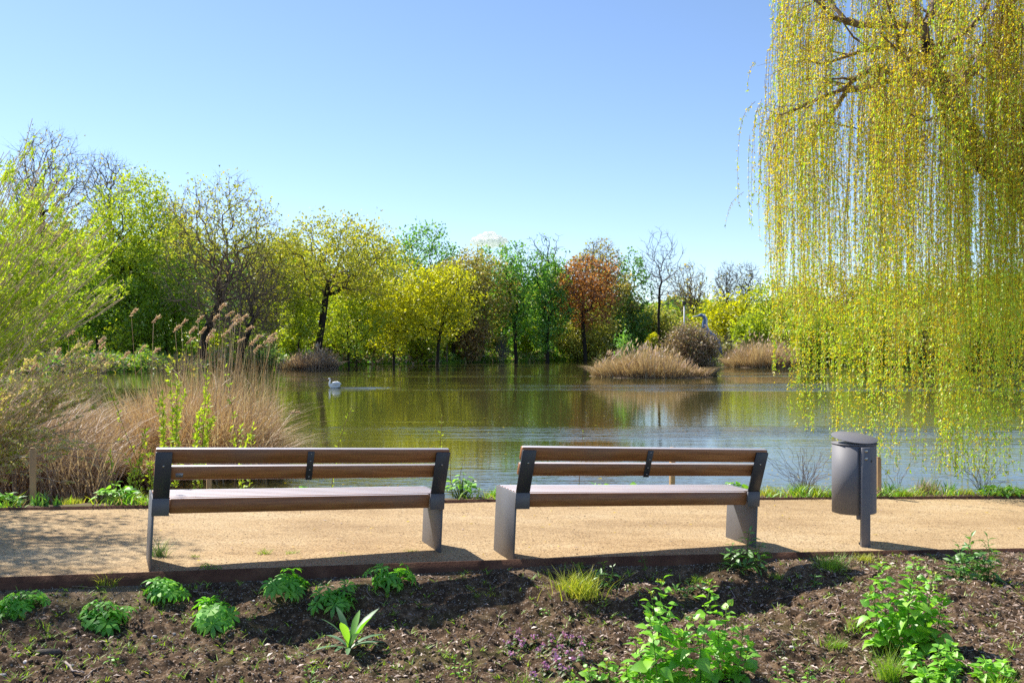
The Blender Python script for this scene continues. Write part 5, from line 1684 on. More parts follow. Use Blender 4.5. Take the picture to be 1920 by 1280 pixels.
LBLUE2 = leaf_mesh("strap_leaf_b", [(0.0, 0.035), (0.2, 0.05), (0.45, 0.085), (0.7, 0.10), (0.88, 0.06), (1.0, 0.0)], L_mustard, 0.3, 0.2)


def ground_at(x, y, dflt_D=6.0):
    """the point of the soil bed seen at photo pixel x, y"""
    lo, hi = 3.5, 9.5
    for _ in range(40):
        D = (lo + hi) / 2
        p = px(x, y, D)
        if p[2] > float(soil_z(p[0], D, False)): lo = D
        else: hi = D
    D = (lo + hi) / 2
    p = px(x, y, D)
    return np.array([p[0], D, float(soil_z(p[0], D, False))])


def path_at(x, y):
    h = CZ
    D = 8.0
    for _ in range(20):
        X = (x - 960) / F * D
        D = (CZ - float(zp(X))) / ((y - 640) / F)
    return np.array([(x - 960) / F * D, D, float(zp(X)) - 0.012])


def mound(label, x, y, rpx, seed, n=36, group="leafy cranesbill mounds in the soil bed", hgt=0.85):
    """x, y: foot of the clump in the photo; rpx its half width"""
    b = ground_at(x, y)
    rg = np.random.default_rng(seed)
    R = 1.02 * rpx / F * b[1]
    root = thing("cranesbill", label, "plant", b, group)
    mb = MB()
    L = []
    for q in range(n):
        a = rg.uniform(0, 6.283); e = math.acos(rg.uniform(0.08, 1.0))
        rr = R * rg.uniform(0.5, 1.08) * (0.85 + 0.3 * math.sin(2 * a + seed))
        p = np.array([math.cos(a) * math.sin(e) * rr, math.sin(a) * math.sin(e) * rr, 0.02 + math.cos(e) * rr * hgt])
        nrm = unit(np.array([math.cos(a) * math.sin(e), math.sin(a) * math.sin(e), 0.55 + math.cos(e)]))
        outd = unit(np.array([math.cos(a), math.sin(a), -0.1]) - nrm * np.dot(nrm, (math.cos(a), math.sin(a), -0.1)))
        me = PALM[0] if rg.uniform() < 0.7 else PALM[1]
        put_leaf(me, root, p, outd + rg.normal(size=3) * 0.25, nrm + rg.normal(size=3) * 0.2, R * rg.uniform(0.42, 0.72))
        c0 = np.array([rg.normal() * 0.01, rg.normal() * 0.01, 0.0])
        mid = (c0 + p) / 2 + np.array([0, 0, 0.02])
        mb.loft([c0, mid, p], [0.0022, 0.002, 0.0014], 4, caps=False)
    mb.build("stalks", M_stem_green, root)
    return root


mound("broad leafy green mound at the picture's left border", 37, 1148, 40, 1)
mound("leafy green mound second from the left border, nearest the camera", 196, 1176, 48, 2)
mound("leafy green mound close to the rusty edging under the left bench's left leg", 308, 1117, 40, 3)
mound("leafy green mound with a grass wisp at its foot below the left bench", 402, 1173, 46, 4, n=50)
mound("leafy green mound below the left bench's middle", 540, 1115, 42, 5)
mound("dark shaded leafy mound beside the spear leaved rosette", 630, 1138, 40, 6, n=40)
mound("leafy green mound against the edging below the left bench's right half", 732, 1098, 42, 7)
mound("small shaded leafy sprig touching the edging", 396, 1083, 22, 8, n=16, group=None)
mound("low dark leafy sprig left of it along the edging by the mound", 350, 1088, 16, 9, n=9, group=None, hgt=0.5)
mound("low dark leafy sprig at the foot of the edging near the bench's middle", 500, 1076, 16, 10, n=9, group=None, hgt=0.5)
mound("yellowish leafy sprig at the left border below the broad mound", 8, 1162, 22, 11, n=10, group=None, hgt=0.5)


def stem_plant(name, label, x, y, stems, leafs, n, seed, lsz, bud=None, cat="plant", group=None, base=None, whorl=False, stem_mat=None, sp=0.05, lift=0.3, sizes=(1.15, 0.55)):
    """stems: list of (dx px, height px, lean px) from the foot at photo pixel x, y"""
    b = ground_at(x, y) if base is None else np.asarray(base)
    k = b[1] / F
    rg = np.random.default_rng(seed)
    root = thing(name, label, cat, b, group)
    mb = MB()
    bd = []
    tot = sum(s[1] for s in stems)
    for dx, h, ln in stems:
        p0 = np.array([dx * k, rg.normal() * sp, -0.02]); p1 = np.array([(dx + ln) * k, p0[1] + rg.normal() * 0.04, h * k])
        u = np.linspace(0, 1, 7)[:, None]
        C = p0 + (p1 - p0) * u + np.array([rg.normal() * 0.02, rg.normal() * 0.02, 0]) * np.sin(u * np.pi)
        mb.loft(C, np.linspace(0.0042, 0.0018, 7), 5)
        m = max(3, int(n * h / tot))
        a = rg.uniform(0, 6.28)
        for q in range(m):
            t = 0.06 + 0.94 * ((q + 0.5) / m) ** 0.9
            p = C[0] + (C[-1] - C[0]) * t + np.array([0, 0, 0])
            a += 2.4 if not whorl else (1.57 if q % 4 else 0.6)
            if whorl: t = 0.12 + 0.88 * (q // 4 * 4 + 2) / m; p = C[0] + (C[-1] - C[0]) * min(1, t)
            el = lift + rg.normal() * 0.25 + 0.5 * t * t
            d = np.array([math.cos(a) * math.cos(el), math.sin(a) * math.cos(el), math.sin(el)])
            s = lsz * np.interp(t, [0, 0.5, 1], [sizes[0] * 0.95, 1.0, sizes[1]]) * rg.uniform(0.75, 1.2)
            pet = s * 0.35
            q2 = p + d * pet
            mb.loft([p, q2], [0.0013, 0.001], 4, caps=False)
            put_leaf(leafs[rg.integers(len(leafs))], root, q2, d + np.array([0, 0, -0.25]), np.array([0, 0, 1]) + rg.normal(size=3) * 0.35, s)
        if bud:
            for q in range(10):
                bd.append(C[-1] + rg.normal(size=3) * np.array([0.012, 0.012, 0.012]))
    mb.build("stems", stem_mat or M_stem_green, root)
    if bud:
        C = np.array(bd)
        V, Q = leaves_at(rg, C, 0.016, 0.7)
        mesh("flower_buds", V, Q, bud, root)
    return root


stem_plant("garlic_mustard", "tallest bushy heart leaved plant with two budded spires at the bottom right of centre", 1300, 1305, [(-30, 212, -25), (-70, 165, -18), (-48, 190, -30), (25, 214, 8), (52, 165, 14), (0, 150, -5), (75, 130, 20), (-85, 110, -20), (90, 90, 12), (40, 120, 5), (-20, 110, 0), (60, 70, 10)], OVATE, 290, 21, 0.088, L_bud, sizes=(1.2, 0.5))
stem_plant("garlic_mustard", "tall bushy heart leaved plant in front of the litter bin", 1695, 1222, [(0, 185, 5), (-25, 165, -20), (28, 150, 15), (-40, 110, -22), (38, 110, 22), (10, 130, 0), (-10, 90, -12), (22, 70, 20)], OVATE, 250, 22, 0.084, L_bud, sizes=(1.2, 0.5))
stem_plant("garlic_mustard", "small heart leaved plants along the bottom border left of the tall budded plant", 1150, 1300, [(-40, 44, -6), (-8, 52, 0), (22, 56, 3), (50, 44, 6), (-70, 30, -6), (75, 36, 4)], OVATE, 90, 23, 0.055, L_bud)
stem_plant("leafy_shrub", "glossy lance leaved young shrub at the edging near the right border", 1822, 1092, [(0, 85, 5), (-18, 75, -14), (20, 80, 16), (-28, 50, -12), (30, 55, 14), (5, 60, -5), (10, 40, 10)], LANCE, 170, 24, 0.085, None, "shrub", sp=0.03)
stem_plant("lance_leaved_plant", "dark lance leaved plant with a yellow bud before the right bench's right leg", 1398, 1068, [(0, 74, 6), (-12, 50, -14), (14, 50, 12), (-20, 32, -10), (20, 34, 12)], LANCE, 80, 25, 0.09, None, whorl=True, sp=0.02, lift=0.1)
stem_plant("lance_leaved_plant", "lance leaved shoot behind the yellow green grass tuft", 1124, 1098, [(0, 54, 2), (14, 36, 10), (-10, 30, -6)], LANCE, 34, 26, 0.062, None, whorl=True, sp=0.02, lift=0.1)
stem_plant("lance_leaved_plant", "tiny lance leaved shoot at the edging below the right bench", 1207, 1076, [(0, 26, 0)], LANCE, 9, 27, 0.042, None, whorl=True)
stem_plant("lance_leaved_plant", "small lance leaved seedling between the two tall bushy plants", 1522, 1098, [(0, 26, 2), (8, 18, 6)], LANCE, 14, 28, 0.046, None, whorl=True)
stem_plant("leafy_weed", "dark green leafy weed behind the tall budded plant", 1292, 1116, [(-20, 18, -8), (0, 22, 0), (18, 20, 8), (34, 14, 8)], LANCE, 50, 29, 0.065, None)
stem_plant("leafy_weed", "broad patch of green leafy weeds at the bottom right corner", 1790, 1290, [(-40, 50, -8), (-10, 60, 0), (20, 58, 6), (50, 50, 8), (80, 44, 4), (-60, 36, -10), (105, 34, 6)], OVATE, 230, 30, 0.062, None, sp=0.12)
stem_plant("leafy_weed", "bright fern like leafy weed in the bottom right corner patch", 1765, 1285, [(0, 40, 0), (14, 36, 6), (-14, 34, -6)], OVATE, 26, 31, 0.036, None)
stem_plant("leafy_weed", "small leafy weeds at the bottom border between the two tall plants", 1500, 1290, [(-10, 34, -4), (14, 40, 4), (40, 30, 4), (-40, 26, 0)], OVATE, 40, 32, 0.034, None, sp=0.1)
stem_plant("seedling", "small pale seedling right of the rosette", 740, 1178, [(0, 16, 0)], OVATE, 6, 33, 0.026)
stem_plant("seedling", "yellow green seedling in the dark soil at left", 212, 1240, [(0, 14, 0), (8, 14, 4)], OVATE, 12, 34, 0.03)
stem_plant("seedling", "blue green seedling at the bottom of the left soil", 190, 1275, [(0, 12, 0)], [LBLUE], 6, 35, 0.035)
stem_plant("seedling", "pale green seedling below the rosette's right side", 860, 1262, [(-2, 40, -4), (8, 28, 6)], OVATE, 16, 36, 0.026)
stem_plant("seedling", "little green seedling above the purple dead nettles", 1020, 1160, [(0, 20, 0), (6, 14, 4)], OVATE, 12, 37, 0.024)
stem_plant("seedling", "tiny green seedling at the foot of the rosette", 700, 1155, [(0, 10, 0)], OVATE, 6, 38, 0.026)
stem_plant("seedling", "green seedling at the bottom left of centre", 575, 1270, [(0, 24, 0), (10, 16, 5)], OVATE, 10, 39, 0.028)
stem_plant("seedling", "low rosette seedling right of the tall budded plant", 1455, 1215, [(0, 14, 0), (10, 10, 6)], [LBLUE], 10, 40, 0.03)

# rosette of long spear leaves
b = ground_at(655, 1218)
root = thing("rosette_weed", "blue green spear leaved rosette weed in the dark soil below the left bench", "weed", b)
rg = np.random.default_rng(41)
kk = b[1] / F
for q in range(17):
    a = q * 2.4 + rg.normal() * 0.2
    inner = q > 9
    el = rg.uniform(1.0, 1.4) if inner else rg.uniform(0.35, 0.8)
    d = np.array([math.cos(a) * math.cos(el), math.sin(a) * math.cos(el), math.sin(el)])
    L = kk * (rg.uniform(62, 88) if inner else rg.uniform(48, 68))
    put_leaf(LBLUE2 if inner and q % 2 else LBLUE, root, d * 0.012, d, (0, 0, 1), L)
mb = MB(); mb.loft([(0, 0, -0.03), (0, 0, 0.02)], [0.012, 0.008], 7); mb.build("crown_root", M_stem_green, root)

# purple dead nettles
DN = leaf_mesh("dead_nettle_leaf", [(0, 0), (0.15, 0.32), (0.4, 0.42), (0.7, 0.28), (1, 0)], L_purple, 0.3, 0.35)
rg = np.random.default_rng(43)
spots = [(955, 1200), (968, 1194), (983, 1190), (988, 1205), (1002, 1196), (1012, 1206), (1030, 1194), (1036, 1202), (1054, 1190), (1060, 1198), (1070, 1196), (1055, 1212), (1093, 1196), (1088, 1218), (1090, 1226), (1040, 1222), (1064, 1228), (1036, 1238), (1052, 1240), (1020, 1246), (1024, 1252), (1006, 1268), (1012, 1220), (975, 1215), (1045, 1252), (1060, 1256), (960, 1222), (1072, 1240)]
for i, (x, y) in enumerate(spots):
    b = ground_at(x + rg.normal() * 2, y + 18)
    root = thing("dead_nettle", "purple flowered dead nettle stem in the low patch at bottom centre", "plant", b, "purple dead nettles at bottom centre")
    H = rg.uniform(0.05, 0.085)
    mb = MB(); tip = np.array([rg.normal() * 0.012, rg.normal() * 0.012, H])
    mb.loft([(0, 0, -0.01), tip * 0.5 + rg.normal(size=3) * 0.003, tip], [0.0022, 0.0018, 0.0014], 4); mb.build("stem", M_stem_red, root)
    a = rg.uniform(0, 6.28)
    for q in range(10):
        t = 0.3 + 0.7 * (q // 2) / 4
        a += math.pi if q % 2 else 1.57
        el = 0.1 - 0.3 * rg.uniform()
        d = np.array([math.cos(a) * math.cos(el), math.sin(a) * math.cos(el), math.sin(el)])
        put_leaf(DN, root, tip * t + d * 0.004, d, (0, 0, 1), 0.028 * rg.uniform(0.8, 1.2) * (1.25 - 0.4 * t))
    n = 17
    C = tip * (0.80 + 0.30 * rg.uniform(0, 1, (n, 1))) + rg.normal(size=(n, 3)) * np.array([0.010, 0.010, 0.005])
    V, Q = leaves_at(rg, C, 0.019, 0.6)
    mesh("flowers", V, Q, L_pink, root)


def tuft(name, label, x, y, hpx, wpx, n, seed, mat, cat="grass tuft", base=None, lean=(0.1, 0.6), wid=0.0045, group="grass tufts", droop=0.45):
    b = ground_at(x, y) if base is None else np.asarray(base, float)
    k = b[1] / F
    rg = np.random.default_rng(seed)
    B = rg.normal(size=(n, 3)) * np.array([wpx * k * 0.17, wpx * k * 0.10, 0]) + np.array([0, 0, -0.012])
    V, Q = blades(rg, B, hpx * k * rg.uniform(0.5, 1.1, n), rg.uniform(*lean, n), wid, droop=droop * rg.uniform(0.2, 1.4, n), segs=3)
    o = mesh(name, V, Q, mat)
    o.location = b
    return tag(o, label, cat, group)


tuft("grass_tuft", "big yellow green grass tuft on the low bank before the right bench", 1085, 1116, 62, 130, 300, 1, L_ygrass, wid=0.006)
tuft("grass_tuft", "bright grass tuft leaning on the rusty edging at left", 200, 1098, 36, 50, 90, 2, L_ygrass)
tuft("grass_tuft", "low bright grass tuft between the two leftmost mounds", 78, 1176, 22, 56, 90, 3, L_grass)
tuft("grass_tuft", "small olive grass tuft below the mound by the edging", 296, 1135, 16, 34, 50, 4, L_grass)
tuft("grass_tuft", "grass wisp at the foot of the mound below the left bench", 385, 1175, 26, 40, 50, 5, L_grass)
tuft("grass_tuft", "tall bright grass tuft at the foot of the tall plant before the bin", 1668, 1278, 78, 60, 190, 6, L_grass, lean=(0.0, 0.3), wid=0.004)
tuft("grass_tuft", "feathery green tuft beside the edging left of the litter bin", 1562, 1066, 44, 80, 260, 7, L_grass, lean=(0.1, 0.7), wid=0.003)
tuft("grass_tuft", "short yellow green grass along the edging under the litter bin", 1625, 1050, 22, 80, 160, 8, L_ygrass, lean=(0.1, 0.8), wid=0.004)
tuft("grass_tuft", "small grass tuft on the edging right of the right bench", 1503, 1042, 22, 24, 40, 9, L_ygrass)
tuft("grass_tuft", "yellowish flat grass patch between edging and the tall plant", 1600, 1086, 9, 60, 90, 10, L_ygrass, lean=(0.3, 0.9))
tuft("grass_tuft", "flat grass wisp at the shadow's edge right of the left bench", 915, 1112, 14, 56, 60, 11, L_ygrass, lean=(0.4, 0.9))
tuft("grass_tuft", "thin grass between the tall plants, the left of two", 1562, 1218, 40, 70, 90, 12, L_grass)
tuft("grass_tuft", "thin grass between the tall plants, the right of two", 1608, 1180, 40, 60, 80, 13, L_grass)
tuft("grass_tuft", "small green tuft under the right bench's shadow", 1305, 1090, 20, 60, 80, 14, L_grass)
tuft("grass_tuft", "grass blades before the tallest budded plant", 1275, 1300, 66, 60, 60, 15, L_grass, lean=(0.05, 0.4), wid=0.007)
tuft("grass_tuft", "wispy grass at the bottom border under the purple flowers", 985, 1290, 40, 120, 90, 16, L_grass)
tuft("grass_tuft", "grass blades among the purple flowers", 1042, 1206, 26, 20, 26, 17, L_grass, lean=(0.0, 0.3))
tuft("grass_tuft", "grass blades at the bottom right corner", 1880, 1300, 60, 80, 90, 18, L_grass, wid=0.006)
tuft("grass_tuft", "small grass tuft right of the lance leaved plant", 1455, 1082, 16, 50, 70, 19, L_grass)
p = path_at(300, 1040)
tuft("grass_tuft", "dark grass tuft inside the left bench's left leg", 0, 0, 46, 40, 80, 20, L_dark, base=p, lean=(0.0, 0.6))
for i, (x, y, h, w, mt, lab) in enumerate([(494, 1034, 18, 30, L_bright, "small dandelion like weed on the path under the left bench"), (548, 1034, 12, 30, L_grass, "little grass tuft on the path under the left bench's middle"),
                                   (366, 1040, 10, 30, L_grass, "thin grass on the path near the left bench's left leg"), (770, 1030, 10, 34, L_ygrass, "grass sprout on the path near the left bench's right leg"), (640, 1034, 8, 40, L_grass, "sparse grass on the shaded path right of the bench's middle"),
                                   (612, 1042, 7, 30, L_grass, "sparse grass on the shaded path edge")]):
    tuft("path_weed", lab, 0, 0, h, w, 46, 30 + i, mt, "weed", base=path_at(x, y), group="weeds on the path under the left bench", lean=(0.2, 0.9))

# ------------------------------------------------------------------ plants along the lake side of the path
def verge_plant(label, x, D, hpx, wpx, kind, seed):
    X = (x - 960) / F * D
    b = np.array([X, D, verge_z(X, D)])
    k = D / F
    rg = np.random.default_rng(seed)
    if kind == "leafy":
        root = thing("bank_plant", label, "plant", b, "plants along the bank")
        mb = MB(); n = int(26 + wpx * 0.5)
        for q in range(n):
            a = rg.uniform(0, 6.28); rr = rg.uniform(0, 1) ** 0.7
            p = np.array([math.cos(a) * rr * wpx * k * 0.5, math.sin(a) * rr * wpx * k * 0.35, hpx * k * (1 - 0.6 * rr * rr) * rg.uniform(0.45, 1.0)])
            d = np.array([math.cos(a), math.sin(a), rg.uniform(-0.2, 0.5)])
            put_leaf(LANCE[rg.integers(2)] if rg.uniform() < 0.5 else OVATE[rg.integers(2)], root, p, d, np.array([0, 0, 1]) + rg.normal(size=3) * 0.3, rg.uniform(0.05, 0.10))
            mb.loft([(p[0] * 0.3, p[1] * 0.3, -0.02), p], [0.003, 0.0015], 4, caps=False)
        mb.build("stems", M_stem_green, root)
        return root
    mat = {"grass": L_grass, "flag": L_lance, "dry": L_reed_pale, "ygrass": L_ygrass}[kind]
    n = int(wpx * (0.5 if kind == "flag" else 2.2)) + 14
    return tuft("bank_grass_tuft" if kind != "flag" else "iris_clump", label, 0, 0, hpx, wpx, n, seed, mat, "grass tuft" if kind != "flag" else "iris", base=b, lean=(0.0, 0.35), wid=0.018 if kind == "flag" else 0.007, group="plants along the bank", droop=0.3)


vp = verge_plant
def vD(x, o=0.22):
    t = (x - 960) / F
    D = 9.0
    for _ in range(20): D = float(ef(t * D)) + o
    return D
for i, (x, h, w, kd, lab, o) in enumerate([
        (12, 22, 40, "leafy", "low leafy plant at the left border behind the path", 0.3),
        (75, 32, 46, "flag", "dark iris leaves at the foot of the free standing stake", 0.16),
        (108, 22, 22, "flag", "few iris leaves right of the free standing stake", 0.15),
        (135, 16, 60, "ygrass", "yellow green low weeds left of the round leafy plant", 0.3),
        (218, 40, 78, "leafy", "round bright leafy plant left of the left bench", 0.28),
        (425, 14, 60, "ygrass", "thin yellowish weeds seen under the left bench's back, leftmost", 0.3),
        (556, 22, 70, "leafy", "leafy plant seen under the left bench's back, left of its strap", 0.3),
        (664, 18, 70, "leafy", "leafy plant seen under the left bench's back, right of its strap", 0.3),
        (740, 14, 60, "dry", "dry thin stalks seen under the left bench's right half", 0.3),
        (866, 44, 66, "leafy", "bright leafy plant in the gap between the two benches", 0.3),
        (926, 20, 24, "grass", "small grass beside the right bench's left leg", 0.2),
        (1052, 16, 50, "leafy", "low leafy plant seen under the right bench's back, leftmost", 0.3),
        (1116, 22, 60, "leafy", "yellowish leafy plant seen under the right bench's back", 0.3),
        (1198, 22, 60, "leafy", "leafy plant under the right bench's strap", 0.3),
        (1150, 18, 40, "flag", "iris blades between the plants under the right bench", 0.3),
        (1378, 26, 56, "leafy", "leafy plant beside the right bench's right post", 0.28),
        (1446, 24, 70, "ygrass", "yellow green grass right of the right bench", 0.2),
        (1492, 30, 60, "grass", "green grass below the bare twiggy bush", 0.2),
        (1530, 26, 40, "ygrass", "bright grass left of the litter bin", 0.2),
        (1668, 34, 30, "flag", "green iris blades right behind the litter bin", 0.2),
        (1738, 36, 70, "dry", "dead straw tuft among iris on the bank", 0.22),
        (1740, 38, 60, "flag", "iris fan right of the litter bin with straw at its foot", 0.25),
        (1782, 30, 30, "flag", "small iris fan right of the bigger one", 0.25),
        (1700, 14, 60, "ygrass", "low yellow grass right of the bin on the path's far edge", 0.12),
        (1812, 18, 60, "ygrass", "low bright grass along the path's far edge", 0.15),
        (1880, 16, 80, "leafy", "low grey green leaves along the path's far edge at the right border", 0.18),
        (1560, 12, 60, "grass", "short grass hidden behind the litter bin", 0.15)]):
    D = vD(x, o)
    vp(lab, x, D, h, w, kd, 700 + i)
# ragged low weeds along the whole far edge
rg = np.random.default_rng(95)
n = 5200
X = rg.uniform(-5.2, 6.2, n)
pm = grid_noise(np.random.default_rng(96), X, X * 0, 0.55)
X = X[(pm + rg.normal(size=n) * 0.25) > 0.05]; n = len(X)
o_ = np.abs(rg.normal(size=n)) * 0.16 + 0.02
Y = ef(X) + o_
B = np.stack([X, Y, np.array([verge_z(a, b) for a, b in zip(X, Y)])], 1)
V, Q = blades(rg, B, rg.uniform(0.03, 0.17, n), rg.uniform(0.1, 0.8, n), rg.uniform(0.006, 0.016, n), droop=0.5, segs=2)
o = mesh("verge_weeds", V, Q, [L_grass, L_ygrass, L_mustard, L_reed_pale], midx=np.tile(rg.choice(4, n, p=[0.4, 0.25, 0.25, 0.1]), 2))
tag(o, "ragged low weeds and grass along the lake side of the path", "weeds", kind="stuff")

# bare twiggy bushes on the bank
def twigbush(label, x, D, hpx, wpx, n, seed):
    X = (x - 960) / F * D; b = np.array([X, D, verge_z(X, D)]); k = D / F
    rg = np.random.default_rng(seed)
    root = thing("twiggy_bush", label, "bush", b)
    a = rg.uniform(0, 6.28, n)
    tips = np.stack([rg.normal(size=n) * wpx * k * 0.3, rg.normal(size=n) * 0.12, hpx * k * rg.uniform(0.3, 1.0, n)], 1)
    P, par, R, kids = skeleton(rg, np.array([(0, 0, -0.05), (0, 0, 0.03)]), tips, 0.06, 1.0, trunk_r=0.006, tipr=0.0016, wig=0.2)
    i = np.arange(1, len(P)); V, Q = tubes(P[par[i]], P[i], np.minimum(R[par[i]], 0.005), np.minimum(R[i], 0.005), 3)
    mesh("twigs", V, Q, M_stem_red, root)
    return root


twigbush("bare reddish twiggy bush on the bank left of the litter bin", 1508, vD(1508, 0.3), 92, 150, 60, 1)
twigbush("small bare twiggy bush on the bank near the right border", 1840, vD(1840, 0.3), 70, 120, 34, 2)
twigbush("bare thin twigs behind the left bench's seat", 700, vD(700, 0.35), 40, 120, 26, 3)
twigbush("thin bare twigs on the bank right of the litter bin", 1680, vD(1680, 0.3), 80, 60, 8, 4)

# ------------------------------------------------------------------ small things lying on the soil
rg = np.random.default_rng(81)
def soil_pts(n, xr=(-3.5, 4.4), yr=(4.62, None), pow_=1.0):
    X = rg.uniform(xr[0], xr[1], n)
    e = en(X)
    Y = e - (e - 4.6) * rg.uniform(0, 1, n) ** pow_ - 0.01
    return X, Y, soil_z(X, Y)


# dry leaves and chips
n = 24000
X, Y, Z = soil_pts(n)
keep = rg.uniform(size=n) < np.clip(0.22 + 0.22 * X + 0.35 * grid_noise(np.random.default_rng(9), X, Y, 0.6), 0.08, 1.0)
X, Y, Z = X[keep], Y[keep], Z[keep]; n = len(X)
a = rg.uniform(0, 6.283, n)
d = unit(np.stack([np.cos(a), np.sin(a), rg.normal(size=n) * 0.3], 1)); e = unit(np.cross(d, unit(np.array([0, 0, 1.0]) + rg.normal(size=(n, 3)) * 0.4)))
s = rg.uniform(0.008, 0.026, (n, 1))
C = np.stack([X, Y, Z + 0.006], 1)
V, Q = quads(C, d * s, e * s * rg.uniform(0.15, 0.4, (n, 1)))
V = V.reshape(-1, 4, 3); V[:, 1, 2] += 0.25 * s[:, 0]; V[:, 3, 2] += 0.2 * s[:, 0]
o = mesh("leaf_litter", V.reshape(-1, 3), Q, L_litter); tag(o, "dry leaf and wood chip litter strewn over the soil", "litter", kind="stuff")


def octa(C, s, rng):
    n = len(C)
    V = np.array([(1, 0, 0), (0, 1, 0), (-1, 0, 0), (0, -1, 0), (0, 0, 0.8), (0, 0, -0.8)], float)
    Vv = V[None] * s[:, None, None] * rng.uniform(0.6, 1.3, (n, 6, 1))
    a = rng.uniform(0, 6.283, n); ca, sa = np.cos(a)[:, None], np.sin(a)[:, None]
    x = Vv[..., 0] * ca - Vv[..., 1] * sa; y = Vv[..., 0] * sa + Vv[..., 1] * ca
    Vv = np.stack([x, y, Vv[..., 2]], -1) + C[:, None]
    Fq = np.array([(0, 1, 4), (1, 2, 4), (2, 3, 4), (3, 0, 4), (1, 0, 5), (2, 1, 5), (3, 2, 5), (0, 3, 5)])
    return Vv.reshape(-1, 3), (np.arange(n)[:, None, None] * 6 + Fq[None]).reshape(-1, 3)


M_grit = leaf_mat("grit", [(0.34, 0.25, 0.16), (0.18, 0.13, 0.09), (0.42, 0.34, 0.25), (0.26, 0.24, 0.24), (0.12, 0.085, 0.06)], trans=0.0)
M_clod = leaf_mat("soil crumbs", [(0.05, 0.032, 0.022), (0.10, 0.065, 0.042), (0.07, 0.046, 0.03), (0.15, 0.10, 0.065)], trans=0.0, gloss=0.02)
n = 7500
X, Y, Z = soil_pts(n, pow_=1.6)
V, Q = octa(np.stack([X, Y, Z + 0.002], 1), rg.uniform(0.002, 0.0075, n) ** 1.0, rg)
o = mesh("soil_grit", V, Q, M_grit); tag(o, "small grit and pebbles on the soil", "grit", kind="stuff")
n = 7500
X, Y, Z = soil_pts(n, pow_=0.75)
s = 0.003 + 0.016 * rg.uniform(0, 1, n) ** 3.0
V, Q = octa(np.stack([X, Y, Z + s * 0.3], 1), s, rg)
o = mesh("soil_crumbs", V, Q, M_clod); tag(o, "crumbs and clods of dark soil", "soil", kind="stuff")
n = 7000
X = rg.uniform(-3.6, 4.4, n); Y = en(X) + 0.012 + (ef(X) - en(X)) * rg.uniform(0, 1, n) ** 2.0
V, Q = octa(np.stack([X, Y, zp(X) - 0.009], 1), rg.uniform(0.0015, 0.004, n), rg)
o = mesh("path_gravel", V, Q, leaf_mat("path grains", [(0.42, 0.29, 0.15), (0.55, 0.40, 0.23), (0.33, 0.22, 0.11)], trans=0.0)); tag(o, "loose gravel grains on the path", "gravel", kind="stuff")
n = 700
X = rg.uniform(-4, 5, n); Y = en(X) + 0.03 + (ef(X) - en(X) - 0.05) * rg.uniform(0, 1, n)
a = rg.uniform(0, 6.283, n); s = rg.uniform(0.006, 0.022, (n, 1))
d = np.stack([np.cos(a), np.sin(a), 0 * a], 1); e = np.stack([-np.sin(a), np.cos(a), 0 * a], 1)
V, Q = quads(np.stack([X, Y, zp(X) - 0.001], 1), d * s, e * s * rg.uniform(0.1, 0.35, (n, 1)))
V = V + rg.normal(size=V.shape) * np.array([0.001, 0.001, 0.002])
o = mesh("path_debris", V, Q, [L_litter, M_deadd_, L_gold], midx=rg.choice(3, n, p=[0.5, 0.35, 0.15])); tag(o, "small bits of leaf and twig blown onto the path", "litter", kind="stuff")
# little weeds too small to count
n = 1500
X, Y, Z = soil_pts(n)
B = np.repeat(np.stack([X, Y, Z - 0.003], 1), 5, 0) + rg.normal(size=(n * 5, 3)) * np.array([0.008, 0.008, 0])
V, Q = blades(rg, B, rg.uniform(0.015, 0.055, n * 5), rg.uniform(0.3, 1.0, n * 5), 0.007, segs=2)
o = mesh("tiny_weeds", V, Q, L_grass); tag(o, "tiny green sprouts dotted over the soil", "weeds", kind="stuff")

# stones one can point at
for i, (x, y, r, mt, lab) in enumerate([
        (88, 1228, 0.085, M_stone_dk, "long dark earthy stone in the soil near the lower left"), (98, 1102, 0.028, M_stone, "pinkish grey stone under the edging at left"),
        (290, 1193, 0.017, M_boulder, "pale round pebble below the mounds"), (133, 1250, 0.026, M_stone, "blue grey pebble beside the forked twig"),
        (48, 1242, 0.022, M_boulder, "pale pebble at the lower left"), (326, 1190, 0.022, M_stone, "grey stone right of the pale round pebble"),
        (1485, 1214, 0.02, M_boulder, "white pebble right of the tall budded plant"), (1537, 1228, 0.026, M_stone, "grey pebble in the right soil"),
        (1420, 1172, 0.014, M_boulder, "small pale pebble right of the budded spires"), (1795, 1142, 0.018, M_stone, "blue grey pebble right of the tall plant before the bin"),
        (920, 1258, 0.02, M_boulder, "pale pebble left of the purple flowers"), (5, 1268, 0.03, M_stone, "grey stone in the lower left corner"),
        (710, 1234, 0.016, M_stone, "grey pebble below the rosette"), (1200, 1148, 0.02, M_stone, "grey pebble in the shade left of the budded plant"),
        (606, 1268, 0.022, M_stone, "bluish stone at the bottom left of centre"), (476, 1126, 0.012, M_boulder, "little pale pebble by the middle mound")]):
    b = ground_at(x, y)
    V, Q = ico(rg, r, 0.6)
    o = mesh("stone", V, Q, mt, smooth=False); o.location = b + np.array([0, 0, r * 0.15]); o.rotation_euler = (0, 0, rg.uniform(0, 6))
    if i == 0: o.rotation_euler = (0, 0, 0.1); o.scale = (1.1, 0.6, 0.6)
    tag(o, lab, "stone", "loose stones in the soil bed")

